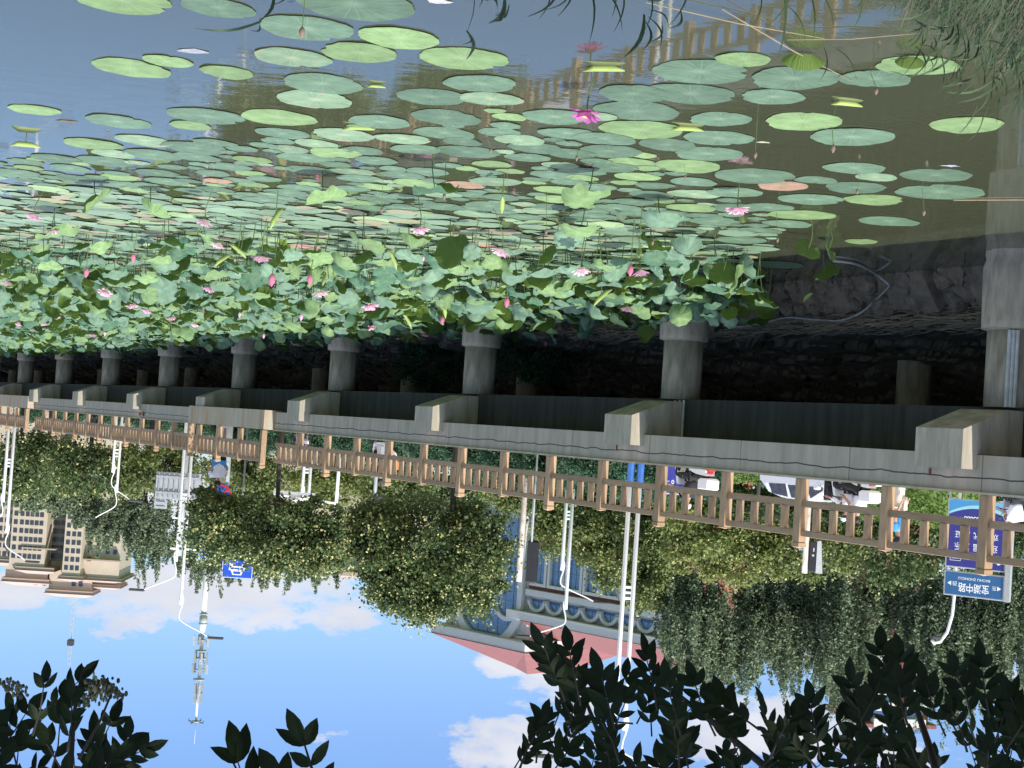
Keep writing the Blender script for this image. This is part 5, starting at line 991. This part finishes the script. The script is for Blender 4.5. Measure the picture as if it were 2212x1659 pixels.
text('西', hn * .2, wt, q, (xe - .04 - wn_ * .16, -.0665, zc_ - .01)); text('东', hn * .2, wt, q, (xl + .2 + wn_ * .14, -.0665, zc_ + hn * .02)); text('▶', hn * .2, wt, q, (xe - .04 - wn_ * .07, -.0665, zc_ - .01)); text('◀', hn * .2, wt, q, (xl + .2 + wn_ * .06, -.0665, zc_ + hn * .02))
q = MB().box(xl + .16, xe, -.06, .06, zbot, zb2, bev=.01).build('billboard_frame', gp, st); x0, x1 = xl + .2, xe - .04
MB().box(x0, x1, -.066, -.0605, zbot + .04, zb2 - .04).build('billboard', mat('billboard_blue', (.035, .035, .22), .45, var=.03), q)
hb = zb2 - zbot; zw = zbot + .04
def wave(c0, y, k0, k1, k2, name, lo=None):
    n = 16; V = []; 
    for i in range(n + 1):
        u = i / n; z1 = zw + hb * (k0 + k1 * (2 * u - 1) ** 2 + k2 * (u - .5)); z0 = zw + (0 if lo is None else hb * lo(u)); V += [(x0 + (x1 - x0) * u, y, z0), (x0 + (x1 - x0) * u, y, z1)]
    MB().add(V, [(2 * i, 2 * i + 2, 2 * i + 3, 2 * i + 1) for i in range(n)]).build(name, mat(name, c0, .5, var=.02), q)
wave((.30, .62, .66), -.0665, .11, .10, -.0, 'pale_wave'); wave((.06, .28, .55), -.0672, .06, .11, .02, 'sky_blue_wave'); wave((.16, .45, .65), -.068, .0, .05, -.08, 'light_wave')
text('3905888', hb * .088, wt, q, ((x0 + x1) / 2 + .08, -.0665, zw + hb * .255), bold=.002); text('☎', hb * .07, wt, q, (x0 + .45, -.0665, zw + hb * .25)); text('联系电话', hb * .02, wt, q, (x0 + .46, -.0665, zw + hb * .20))
text('欢  鼎  代  启  证', hb * .11, wt, q, ((x0 + x1) / 2, -.0665, zw + hb * .49), sx=(x1 - x0) * .86 / (hb * .11 * 8.2) * 1.0); text('迎  新  温  居  乐', hb * .12, wt, q, ((x0 + x1) / 2, -.0665, zw + hb * .66), sx=(x1 - x0) * .86 / (hb * .12 * 8.2))
b = MB()
bx0, bx1, bz0, bz1 = x1 - .42, x1 - .1, zw + hb * .80, zw + hb * .88
for a in ((bx0, bx1, bz0, bz0 + .012), (bx0, bx1, bz1 - .012, bz1), (bx0, bx0 + .012, bz0, bz1), (bx1 - .012, bx1, bz0, bz1)): b.box(a[0], a[1], -.0668, -.0664, a[2], a[3])
b.lathe([(.001, -.0668), (.055, -.0668), (.055, -.0664), (.001, -.0664)], (x0 + .16, 0, zw + hb * .86), 16, axis='y'); b.build('badge', wt, q); text('ONLINE', .06, wt, q, ((bx0 + bx1) / 2, -.0665, (bz0 + bz1) / 2))
MB().box(-.03 + (x0 + x1) / 2 + .5, .03 + (x0 + x1) / 2 + .5, -.03, .03, zb2 + .03, zb2 + .14, bev=.01).build('floodlight', white_p, st)
# small notice boards seen low through the railing
B = onY(1622, 1012, 50); nb_ = thing('notice_board', 'small red notice board with yellow writing next to a blue poster', 'notice board', (B.x, B.y, GZ), .1)
MB().box(-.45, .98, -.04, .04, .1, .66, bev=.01).build('frame', grey_p, nb_); MB().box(.0, .94, -.046, -.041, .3, .62).build('red_poster', mat('poster_red', (.45, .06, .04), .6), nb_); MB().box(-.42, -.02, -.046, -.041, .3, .62).build('blue_poster', mat('poster_blue', (.02, .10, .2), .6), nb_); text('WLRQY', .2, mat('poster_yellow', (.7, .5, .05), .6), nb_, (.47, -.047, .47))
MB().box(-.3, -.26, -.02, .02, 0, .1).box(.8, .84, -.02, .02, 0, .1).build('foot', grey_p, nb_)
B = onY(1450, 1035, 52); nb_ = thing('blue_banner', 'dark blue banner frame with small white marks behind the first rider', 'banner', (B.x, B.y, GZ), .1)
MB().box(-.7, .35, -.03, .03, .55, 1.75, bev=.01).box(-.7, -.65, -.02, .02, 0, .55).box(.3, .35, -.02, .02, 0, .55).build('frame', grey_p, nb_); MB().box(-.66, .31, -.036, -.031, .6, 1.7).build('panel', mat('billboard_blue2', (.03, .035, .25), .5), nb_); text('+ ▪ 0 –', .2, wt, nb_, (-.15, -.037, 1.3))

# ------------------------------------------------------------------ people
import bmesh
def skin(name, J, E, m_, parent, sub=1):
    me = bpy.data.meshes.new(name); bm = bmesh.new(); ly = bm.verts.layers.skin.verify(); vs = {}
    for i, (k, (p, r)) in enumerate(J.items()):
        v = bm.verts.new(p); vs[k] = v; v[ly].radius = (r, r) if not isinstance(r, tuple) else r; v[ly].use_root = i == 0
    for a, b in E: bm.edges.new((vs[a], vs[b]))
    bm.to_mesh(me); bm.free(); me.materials.append(m_); o = obj(name, me, parent); mo = o.modifiers.new('skin', 'SKIN'); mo.use_smooth_shade = True
    if sub: s_ = o.modifiers.new('sub', 'SUBSURF'); s_.levels = sub; s_.render_levels = sub
    return o
def person(label, loc, rz, pose, top=shirt_w, bottom=cloth_k, hairm=hair_m, sleeve=.6, leg=1.0, hat=None, extra=None):
    """pose: joints in metres, x forward, y left, z up: pel, chest, neck, head, (sh, el, wr, hip, kn, an)L/R"""
    r = thing('person', label, 'person', loc, rz); p = {k: Vector(v) for k, v in pose.items()}
    J = {'pel': (p['pel'], .12), 'chest': (p['chest'], .13), 'neck': (p['neck'], .05), 'head': (p['head'], .092), 'crown': (p['head'] + (p['head'] - p['neck']).normalized() * .07, .075), 'nose': (p['head'] + Vector((.10, 0, -.015)), .018)}
    E = [('pel', 'chest'), ('chest', 'neck'), ('neck', 'head'), ('head', 'crown'), ('head', 'nose')]
    for s in 'LR':
        J['sh' + s] = (p['sh' + s], .055); J['el' + s] = (p['el' + s], .042); J['wr' + s] = (p['wr' + s], .028); d = (p['wr' + s] - p['el' + s]).normalized(); q = d.cross(Vector((0, 0, 1))); q = q.normalized() if q.length > .1 else Vector((0, 1, 0))
        J['pa' + s] = (p['wr' + s] + d * .07, .034); E += [('chest', 'sh' + s), ('sh' + s, 'el' + s), ('el' + s, 'wr' + s), ('wr' + s, 'pa' + s)]
        for i, l in enumerate((.06, .075, .08, .07)):
            a = p['wr' + s] + d * .10 + q * (.028 * (i - 1.5)); J['f%d%s' % (i, s)] = (a, .010); J['g%d%s' % (i, s)] = (a + d * l * .7 - Vector((0, 0, .02)), .008); E += [('pa' + s, 'f%d%s' % (i, s)), ('f%d%s' % (i, s), 'g%d%s' % (i, s))]
        J['th' + s] = (p['wr' + s] + d * .06 + q * (-.05), .010); E += [('wr' + s, 'th' + s)]
        J['hip' + s] = (p['hip' + s], .085); J['kn' + s] = (p['kn' + s], .06); J['an' + s] = (p['an' + s], .038); E += [('pel', 'hip' + s), ('hip' + s, 'kn' + s), ('kn' + s, 'an' + s)]
        MB().ball((0, 0, 0), (.135, .05, .045), 10).build('shoe', white_p, r, True, p['an' + s] + Vector((.06, 0, -.035)))
    skin('body', J, E, skin_m, r)
    T = {'pel': (p['pel'] + Vector((0, 0, .02)), .155), 'chest': (p['chest'], .165), 'base': (p['neck'] * .6 + p['chest'] * .4, .10)}; TE = [('pel', 'chest'), ('chest', 'base')]
    for s in 'LR': T['sh' + s] = (p['sh' + s], .085); T['ar' + s] = (p['sh' + s].lerp(p['el' + s], sleeve), .072) if sleeve <= 1 else (p['el' + s], .06); TE += [('chest', 'sh' + s), ('sh' + s, 'ar' + s)]
    if sleeve > 1:
        for s in 'LR': T['fa' + s] = (p['el' + s].lerp(p['wr' + s], sleeve - 1), .045); TE.append(('ar' + s, 'fa' + s))
    skin('shirt', T, TE, top, r)
    B = {'pel': (p['pel'] - Vector((0, 0, .04)), .15)}; BE = []
    for s in 'LR':
        B['hip' + s] = (p['hip' + s], .105); BE.append(('pel', 'hip' + s)); B['kn' + s] = (p['hip' + s].lerp(p['kn' + s], min(1, leg)), .085); BE.append(('hip' + s, 'kn' + s))
        if leg > 1: B['an' + s] = (p['kn' + s].lerp(p['an' + s], leg - 1), .06); BE.append(('kn' + s, 'an' + s))
    skin('trousers' if leg > 1 else 'shorts', B, BE, bottom, r)
    h = p['head'] + (p['head'] - p['neck']).normalized() * .045
    MB().ball(h + Vector((-.02, 0, .02)), (.115, .10, .10), 14).build('hair', hairm, r, True)
    e = MB(); e.ball(p['head'] + Vector((.088, .032, .01)), .012, 6).ball(p['head'] + Vector((.088, -.032, .01)), .012, 6); e.build('eyes', black, r); 
    MB().box(p['head'].x + .086, p['head'].x + .094, p['head'].y - .022, p['head'].y + .022, p['head'].z - .05, p['head'].z - .042).build('mouth', redp, r)
    if hat == 'helmet':
        o = MB().lathe([(.13, -.02), (.138, .03), (.12, .09), (.07, .13), (.01, .142)], n=16).build('helmet', white_p, r, True, h); 
    if hat == 'cap': MB().lathe([(.122, 0), (.115, .06), (.06, .095), (.01, .10)], n=16).box(.08, .22, -.07, .07, 0, .012).build('cap', white_p, r, False, h + Vector((0, 0, .01)))
    return r
SEAT = dict(pel=(-.12, 0, .82), chest=(-.06, 0, 1.18), neck=(0, 0, 1.38), head=(.05, 0, 1.50), shL=(-.02, .19, 1.30), shR=(-.02, -.19, 1.30), elL=(.2, .24, 1.1), elR=(.2, -.24, 1.1), wrL=(.42, .26, 1.06), wrR=(.42, -.26, 1.06), hipL=(-.1, .1, .78), hipR=(-.1, -.1, .78), knL=(.36, .14, .76), knR=(.36, -.14, .76), anL=(.3, .14, .36), anR=(.3, -.14, .36))
STAND = dict(pel=(0, 0, .98), chest=(0, 0, 1.32), neck=(0, 0, 1.52), head=(.04, 0, 1.64), shL=(0, .19, 1.46), shR=(0, -.19, 1.46), elL=(.0, .25, 1.18), elR=(0, -.25, 1.18), wrL=(.1, .26, .94), wrR=(.1, -.26, .94), hipL=(0, .1, .92), hipR=(0, -.1, .92), knL=(.02, .1, .50), knR=(.02, -.1, .50), anL=(0, .1, .08), anR=(0, -.1, .08))
# ------------------------------------------------------------------ scooters
def wheel(r_, x, rad, w):
    wh = MB().lathe([(rad - .07, -w), (rad - .01, -w), (rad, -w * .4), (rad, w * .4), (rad - .01, w), (rad - .07, w), (rad - .07, -w)], (0, 0, 0), 24, axis='y'); wh.f = wh.f[:-2]; wh.m = wh.m[:-2]; o = wh.build('wheel', rubber, r_, True, (x, 0, rad))
    q = MB().lathe([(.04, -.06), (.04, .06)], n=10, axis='y')
    for i in range(6): a = i * 1.047; q.tube([(0, 0, 0), ((rad - .06) * math.cos(a), 0, (rad - .06) * math.sin(a))], .012, 5)
    q.build('rim', grey_p, o); return o
def scooter(label, loc, rz, col, box=None, basket=False, name='electric_scooter'):
    r = thing(name, label, 'scooter', loc, rz); wheel(r, .62, .23, .05); wheel(r, -.55, .23, .055)
    b = MB().prism([(.30, .28), (-.25, .28), (-.35, .34), (-.42, .60), (-.85, .66), (-.82, .54), (-.45, .40), (-.38, .27), (.2, .2), (.34, .24)], -.13, .13); b.prism([(.34, .24), (.44, .30), (.40, .62), (.30, 1.0), (.22, 1.02), (.30, .60), (.33, .3)], -.19, .19); b.prism([(-.18, .34), (-.14, .62), (-.45, .70), (-.86, .74), (-.84, .60), (-.5, .5), (-.4, .36)], -.15, .15); b.build('body', col, r)
    MB().box(-.72, -.05, -.13, .13, .72, .80, bev=.03).build('seat', black, r); MB().tube([(.34, 0, 1.0), (.5, 0, .5), (.62, .0, .23)], .03, 8).build('fork', grey_p, r)
    MB().tube([(.22, .32, 1.05), (.30, .18, 1.08), (.32, 0, 1.05), (.30, -.18, 1.08), (.22, -.32, 1.05)], .016, 6).build('handlebar', black, r)
    MB().box(.42, .74, -.07, .07, .44, .50, bev=.02).build('front_mudguard', col, r); MB().ball((.42, 0, .88), (.06, .10, .07), 10).build('headlight', white_p, r, True); MB().box(-.90, -.85, -.09, .09, .60, .68, bev=.015).build('tail_light', redp, r)
    for s in (1, -1): m = MB().tube([(.27, .2 * s, 1.08), (.24, .27 * s, 1.25)], .008, 5); m.ball((.24, .29 * s, 1.28), (.012, .06, .04), 8); m.build('mirror', chrome if s > 0 else black, r)
    if box: MB().box(-1.0, -.62, -.2, .2, .80, 1.12, bev=.05).build('top_box', box, r)
    MB().tube([(-.15, .12, .2), (-.2, .2, .0)], .012, 5).build('side_stand', black, r); return r
HZ = WR
# rider in white shirt
S1 = stand(1826, 1133, 1.72); rid = scooter('white electric scooter ridden by the person in a white shirt', S1, HZ, white_p, box=white_p)
p1 = dict(SEAT); p1.update(dict(elL=(.2, .3, 1.08), wrL=(.40, .30, 1.1)))
person('person in white long sleeves and white cap riding a white scooter behind the rail', S1 + dv * -.05, HZ, p1, shirt_w, cloth_k, sleeve=1.75, leg=1.8, hat='cap')
pa = dict(SEAT); pa.update(pel=(-.5, 0, .84), chest=(-.46, 0, 1.2), neck=(-.42, 0, 1.40), head=(-.38, 0, 1.50), shL=(-.44, .19, 1.32), shR=(-.44, -.19, 1.32), elL=(-.3, .26, 1.1), elR=(-.3, -.26, 1.1), wrL=(-.1, .2, 1.02), wrR=(-.1, -.2, 1.02), hipL=(-.48, .1, .8), hipR=(-.48, -.1, .8), knL=(-.1, .2, .72), knR=(-.1, -.2, .72), anL=(-.15, .2, .36), anR=(-.15, -.2, .36))
person('passenger in white t-shirt sitting behind the rider with the white cap', S1, HZ, pa, shirt_w, cloth_k, sleeve=.6, leg=1.8)
MB().box(.26, .34, -.12, .12, .78, .98, bev=.02).build('blue_bag', cloth_b, rid); MB().box(.52, .56, -.28, .28, .45, 1.15, bev=.02).build('wind_apron', black, rid)
# rider in black
S2 = stand(1485, 1106, 1.74); rid2 = scooter('white and red electric scooter ridden by the person in black', S2, HZ, white_p, box=white_p)
MB().box(-.95, -.80, -.12, .12, .50, .62, bev=.03).build('red_light', redp, rid2)
person('person in black clothes with a white helmet riding before the blue banner', S2, HZ, SEAT, cloth_k, cloth_k, sleeve=.9, leg=1.8, hat='helmet')
# third rider farther away
S3 = stand(822, 1047, 1.7, 4.106); scooter('distant white electric scooter with orange tail box passing behind the railing', S3, HZ, white_p, box=mat('orange_plastic', (.6, .2, .04), .5))
person('distant person in black riding a white scooter behind the railing', S3, HZ, SEAT, cloth_k, cloth_k, sleeve=1.2, leg=1.8)
# far scooter with white box
S4 = stand(207, 934, .95 + .9); S4 = stand(205, 944, 1.15, 4.106); scooter('tiny dark scooter with a white box seen low behind the far railing', S4, HZ, black, box=white_p)
# near scooter at the photo edge with its rider
S5 = stand(2192, 1120, 1.28); rn = scooter('chrome trimmed black scooter with mirrors standing closest to the billboard', S5, HZ + .5, grey_p)
m = MB().tube([(.35, .3, .92), (.52, .22, .9), (.56, 0, .88), (.52, -.22, .9), (.35, -.3, .92)], .02, 8); m.tube([(.30, .25, .75), (.5, .2, .72), (.53, 0, .7), (.5, -.2, .72), (.30, -.25, .75)], .02, 8); m.build('chrome_guard', chrome, rn, True)
MB().box(.45, .50, -.13, .13, .95, 1.15, bev=.01).build('number_panel', mat('lilac_panel', (.35, .36, .6), .5), rn)
pb = dict(SEAT); pb.update(head=(.22, 0, 1.42), neck=(.12, 0, 1.34), chest=(-.0, 0, 1.15)); person('person with black hair bending forward on the chrome trimmed scooter', S5 + Vector((.0, 0, 0)), HZ + .5, pb, shirt_w, cloth_k, sleeve=.6, leg=1.6)
# person in blue behind the sixth post
S6 = stand(1937, 1168, 1.72); pz = dict(STAND); person('person in blue shirt and beige trousers standing behind the railing post by the hedge', S6, HZ + 2.6, pz, cloth_b, cloth_beige, sleeve=.6, leg=1.9)
# person at the platform
PL = onD(470, 1050, 20.2); S7 = Vector((PL.x, PL.y, 4.106)); kz = (PL.z - 4.106) / 1.76; pz = {k: (v[0], v[1], v[2] * 1.0) for k, v in STAND.items()}
pz.update(shL=(0, .19, 1.44), elL=(.26, .26, 1.24), wrL=(.50, .20, 1.10), elR=(-.05, -.30, 1.20), wrR=(.12, -.22, 1.36), head=(.09, 0, 1.62), neck=(.03, 0, 1.50))
pp = person('person in white t-shirt and black shorts leaning over the platform railing, one arm out', S7, HZ + .25, pz, shirt_w, cloth_k, sleeve=.55, leg=.95); pp.scale = (kz, kz, kz)
MB().prism([(-.17, 1.02), (.17, 1.0), (.05, 1.22), (-.08, 1.24)], -.19, .19).build('blue_shirt_band', cloth_b, pp); MB().box(-.1, .0, -.17, -.163, .55, .9).build('shorts_stripe', cloth_beige, pp)
b = MB().box(-.12, .12, -.02, .02, 0, .36, bev=.01).build('cream_board', mat('cream_board', (.7, .64, .42), .6)); b.location = onD(483, 1023, 20.6); tag(b, 'cream board held up beside the shoulder of the platform person', 'board')
# ------------------------------------------------------------------ pink bicycle
def bicycle(label, loc, rz):
    r = thing('bicycle', label, 'bicycle', loc, rz); pk = mat('pink_paint', (.75, .25, .45), .4)
    for x in (.52, -.52):
        t_ = MB(); P = [(x + .31 * math.cos(a), 0, .33 + .31 * math.sin(a)) for a in [i * math.pi / 12 for i in range(25)]]; t_.tube(P, .024, 8, cap=False); o = t_.build('wheel', rubber, r, True); q = MB()
        for i in range(10): a = i * .628; q.tube([(x, 0, .33), (x + .3 * math.cos(a), 0, .33 + .3 * math.sin(a))], .004, 4)
        q.build('spokes', chrome, o)
    m = MB(); W_ = {'h': (-.52, 0, .33), 'b': (-.08, 0, .3), 's': (-.2, 0, .78), 't': (.36, 0, .85), 'f': (.52, 0, .33)}
    for a, b_ in (('h', 'b'), ('b', 's'), ('h', 's'), ('s', 't'), ('b', 't'), ('t', 'f')): m.tube([W_[a], W_[b_]], .022, 7)
    m.build('frame', pk, r); MB().box(-.55, -.15, -.05, .05, .36, .48, bev=.02).build('chain_guard', white_p, r); MB().box(-.34, -.08, -.08, .08, .80, .86, bev=.03).build('saddle', black, r); MB().tube([(.28, .28, 1.0), (.35, .1, .98), (.36, 0, .85), (.35, -.1, .98), (.28, -.28, 1.0)], .014, 6).build('handlebar', chrome, r)
    MB().tube([(-.52 + .37 * math.cos(a), 0, .33 + .37 * math.sin(a)) for a in (.6, 1.2, 1.8, 2.4)], .03, 6).build('mudguard', white_p, r); return r
S8 = stand(650, 985, .95, 4.106); bk = bicycle('pink and white bicycle parked behind the railing near the platform', S8, HZ); bk.scale = (1.0, 1.0, 1.0)
# ------------------------------------------------------------------ white car
def car(label, loc, rz):
    r = thing('parked_car', label, 'car', loc, rz); ST = [(-2.15, .45, .72, .0, .70), (-2.08, .38, .95, .05, .82), (-1.75, .30, 1.02, .30, .88), (-1.1, .26, 1.0, .46, .90), (0, .25, .96, .50, .91), (.7, .26, .94, .42, .90), (1.15, .28, .92, .08, .89), (1.8, .32, .84, .0, .84), (2.1, .40, .66, .0, .70)]
    V = []; F = []; n = 10
    for x, z0, zb, g, hw in ST:
        zr = zb + g; ring = [(-hw * .9, z0), (-hw, (z0 + zb) / 2), (-hw * .97, zb), (-hw * (.78 if g > .1 else .9), zr - .03 if g > .1 else zb + .01), (-hw * .4, zr + .02), (hw * .4, zr + .02), (hw * (.78 if g > .1 else .9), zr - .03 if g > .1 else zb + .01), (hw * .97, zb), (hw, (z0 + zb) / 2), (hw * .9, z0)]
        V += [(x, y, z) for y, z in ring]
    for i in range(len(ST) - 1):
        for q in range(n): F.append((i * n + q, i * n + (q + 1) % n, (i + 1) * n + (q + 1) % n, (i + 1) * n + q))
    F += [tuple(range(n))[::-1], tuple((len(ST) - 1) * n + q for q in range(n))]; o = MB().add(V, F).build('body', mat('car_white', (.80, .81, .83), .25, var=.02, coat=.6), r); 
    for s in (1, -1):
        for x0, x1, z1a, z1b in ((-1.55, -.75, 1.33, 1.40), (-.65, .15, 1.41, 1.40), (.24, .95, 1.38, 1.10)):
            MB().prism([(x0, 1.02), (x1, .99), (x1 - .03, z1b), (x0 + .05, z1a)], .0, .012, f=lambda u, w_, k: (u, s * (.875 - (w_ - .98) * .36 + k), w_)).build('side_window', dkwin, r)
        for x in (-1.35, 1.32): w_ = wheel(r, x, .32, .09); w_.location.y = s * .80
        MB().box(-2.12, -1.9, s * .62 - .12, s * .62 + .12, .78, .90, bev=.03).build('tail_light', redp, r); MB().box(.75, .9, s * .98 - .08, s * .98 + .08, .96, 1.08, bev=.03).build('mirror', white_p, r); MB().box(1.92, 2.1, s * .55 - .14, s * .55 + .14, .62, .74, bev=.03).build('headlight', chrome, r)
    MB().prism([(.78, 1.36), (1.18, .97), (1.20, .985), (.80, 1.38)], -.68, .68).build('windscreen', dkwin, r); MB().prism([(-1.72, 1.30), (-2.0, 1.03), (-2.02, 1.04), (-1.75, 1.32)], -.62, .62).build('rear_window', dkwin, r); return r
S9 = stand(1715, 1077, 1.47); car('white car passing behind the scooter rider in white, red tail light showing', S9 - dv * 1.3, HZ + math.pi)
# ------------------------------------------------------------------ overhanging tree in front of the camera
ft = thing('overhanging_tree', 'dark pagoda tree whose leaf sprays hang close over the sky from above the viewer', 'tree', (-3.2, -1.5, 1.9))
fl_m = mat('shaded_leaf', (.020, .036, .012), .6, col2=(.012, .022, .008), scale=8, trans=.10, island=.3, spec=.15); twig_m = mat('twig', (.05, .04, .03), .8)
ftl = Vector(ft.location)
def leaflet(V, F, base, d, nrm, L_, w):
    s = d.cross(nrm).normalized(); k = len(V); pr = ((0, 0), (.12, .55), (.32, .95), (.55, .98), (.78, .62), (1.0, 0))
    for u, ww in pr: c = base + d * L_ * u + nrm * (-.10 * L_ * (u - .4) ** 2); V += [c - s * w * ww + nrm * w * .22 * ww, c, c + s * w * ww + nrm * w * .22 * ww]
    for i in range(5): F += [(k + 3 * i, k + 3 * i + 1, k + 3 * i + 4, k + 3 * i + 3), (k + 3 * i + 1, k + 3 * i + 2, k + 3 * i + 5, k + 3 * i + 4)]
def spray(x0, y0, x1, y1, Y, V, F, T, pairs=4, L_=62, spread=.9, dy=0):
    """a pinnate leaf from its base to its tip (photograph px at its own distance)"""
    A = onY(x0, y0, Y + dy) - ftl; B = onY(x1, y1, Y) - ftl; k = Y / FP; d = (B - A).normalized(); view = (CAM - ftl - B).normalized(); nrm0 = (view + Vector((U(-.7, .7), U(-.7, .7), U(-.7, .7)))).normalized(); s = d.cross(nrm0).normalized(); nrm0 = s.cross(d).normalized()
    T.tube([A, (A + B) / 2 + s * k * U(-6, 6), B], [.0022, .0016, .001], 5)
    for i in range(pairs):
        u = .30 + .62 * i / max(1, pairs - 1) if pairs > 1 else .8; p = A.lerp(B, u)
        for sg in (1, -1):
            a = U(.65, 1.05) * spread; dd = (d * math.cos(a) + s * sg * math.sin(a) + nrm0 * U(-.25, .25)).normalized(); leaflet(V, F, p, dd, (nrm0 + s * U(-.5, .5)).normalized(), L_ * k * U(.8, 1.12), L_ * k * U(.17, .23))
    leaflet(V, F, B, (d + s * U(-.2, .2)).normalized(), nrm0, L_ * k * U(.95, 1.15), L_ * k * .24)
NSP = 0; REST = []
def build_spray(items):
    global NSP
    for it in sorted(items, key=lambda q: q[4]):
        if NSP >= 97: REST.append(it); continue
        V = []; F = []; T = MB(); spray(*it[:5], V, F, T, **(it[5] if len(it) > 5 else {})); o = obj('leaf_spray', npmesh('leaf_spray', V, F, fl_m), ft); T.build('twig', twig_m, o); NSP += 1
# centre sprays
build_spray([(545, 1730, 512, 1640, 2.4, dict(pairs=2, L_=88, spread=.75)), (700, 1740, 655, 1600, 2.4, dict(pairs=3, L_=72)), (640, 1740, 600, 1680, 2.4, dict(pairs=1, L_=80))])
# left cluster
it = []
for x, y in ((95, 1442), (175, 1432), (155, 1475), (60, 1500), (240, 1525), (20, 1510), (130, 1520), (200, 1560), (100, 1570), (310, 1585), (275, 1560), (40, 1580), (-10, 1540), (160, 1600), (240, 1610), (80, 1630), (0, 1620), (200, 1640), (130, 1660), (30, 1660), (255, 1660), (-30, 1600), (60, 1690), (180, 1700), (100, 1720), (0, 1710), (240, 1700)):
    a = random.gauss(0, .5) + (.5 if x > 220 else 0); it.append((x - math.sin(a) * 120, y + 40 + math.cos(a) * 110, x, y + 35, U(2.4, 3.4), dict(pairs=random.choice((2, 3, 3, 4)), L_=U(48, 62))))
build_spray(it); 
RO = [(1175, 1375), (1230, 1385), (1300, 1440), (1395, 1395), (1440, 1450), (1500, 1450), (1560, 1490), (1650, 1515), (1750, 1500), (1840, 1455), (1905, 1385), (1945, 1400), (2000, 1450), (2065, 1430), (2120, 1410), (2180, 1480), (2230, 1500)]
def ro(x):
    for (a, b), (c, d) in zip(RO[:-1], RO[1:]):
        if a <= x <= c: return b + (d - b) * (x - a) / (c - a)
    return 1500
ALL = []
for seg in range(4):
    it = []
    for i in range(31):
        x = 1170 + seg * 265 + U(-10, 275); q = U(0, 1) ** 1.1; y0 = ro(x); y = y0 + 30 + q * (1700 - y0)
        if q > .22 and rnd() < (.3 if x < 1700 else .15): continue
        if 1610 < x < 1680 and rnd() < .5: continue
        a = random.gauss(-.15 if x < 1300 else 0, .6); it.append((x - math.sin(a) * 110, y + math.cos(a) * 100, x, y, U(2.2, 4.2), dict(pairs=random.choice((2, 3, 3, 4)), L_=U(36, 53))))
    for x, y in [p_ for p_ in RO if 1170 + seg * 265 <= p_[0] < 1435 + seg * 265]: it.append((x + U(10, 50), y + 140, x, y + 22, U(2.4, 3.2), dict(pairs=4, L_=U(50, 62))))
    ALL += it
build_spray(ALL)
V = []; F = []; T = MB()
for it in REST: spray(*it[:5], V, F, T, **it[5])
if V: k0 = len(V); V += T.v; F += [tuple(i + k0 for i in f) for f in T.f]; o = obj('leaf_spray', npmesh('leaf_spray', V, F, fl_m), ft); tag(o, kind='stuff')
# woody branches through the right cluster, running up to the crown overhead
def branch(pts, r0, r1): P = [onY(x, y, Y) - ftl for x, y, Y in pts]; n = len(P); MB().tube(P, [r0 + (r1 - r0) * i / (n - 1) for i in range(n)], 7).build('branch', twig_m, ft, True)
branch([(1380, 1450, 3), (1450, 1490, 3), (1540, 1560, 3), (1680, 1680, 3), (1800, 1900, 2.5), (1900, 2600, 1.5)], .003, .012); branch([(1950, 1400, 3), (1970, 1500, 3), (2010, 1620, 2.9), (2060, 1800, 2.5), (2000, 2600, 1.5)], .003, .012); branch([(1200, 1400, 3), (1260, 1500, 3), (1300, 1600, 3), (1400, 1800, 2.6)], .002, .007); branch([(1850, 1540, 3), (1890, 1600, 3), (1940, 1700, 2.8)], .003, .005)
branch([(180, 1440, 2.8), (160, 1540, 2.8), (150, 1700, 2.7), (250, 2300, 2)], .002, .008); branch([(500, 1640, 2.4), (560, 1760, 2.4), (700, 2200, 2)], .0015, .004); branch([(655, 1600, 2.4), (700, 1740, 2.4), (800, 2200, 2)], .0015, .004); branch([(240, 1500, 2.8), (215, 1560, 2.8), (170, 1640, 2.8)], .002, .003)
# panicles of small flowers on the left cluster
V = []; F = []; n_ = MB()
for x, y in ((195, 1490), (215, 1500), (235, 1490), (180, 1510), (225, 1480), (250, 1500), (205, 1475), (20, 1480), (40, 1490)):
    for _ in range(26):
        P = onY(x + random.gauss(0, 10), y + random.gauss(0, 8), 2.8 + U(-.05, .05)) - ftl; n_.ball(P, (U(.002, .004), U(.002, .004), U(.003, .006)), 6)
n_.build('flower_panicle', mat('panicle', (.10, .11, .06), .7, island=.3), ft)
MB().tube([(0, 0, -.2), (.1, .1, 1.5), (.5, .6, 3.2), (1.0, 1.5, 4.8)], [.22, .18, .14, .1], 12).build('trunk', bark, ft, True)
for e in ((2.5, 3.2, 5.4), (3.8, 1.6, 5.6), (1.0, 4.0, 5.2), (-1.6, .4, 5.2), (2.6, -.8, 5.6)): MB().tube([(.9, 1.3, 4.4), (e[0] * .6 + .4, e[1] * .6 + .4, 5.0), e], [.08, .05, .02], 8).build('branch', bark, ft, True)
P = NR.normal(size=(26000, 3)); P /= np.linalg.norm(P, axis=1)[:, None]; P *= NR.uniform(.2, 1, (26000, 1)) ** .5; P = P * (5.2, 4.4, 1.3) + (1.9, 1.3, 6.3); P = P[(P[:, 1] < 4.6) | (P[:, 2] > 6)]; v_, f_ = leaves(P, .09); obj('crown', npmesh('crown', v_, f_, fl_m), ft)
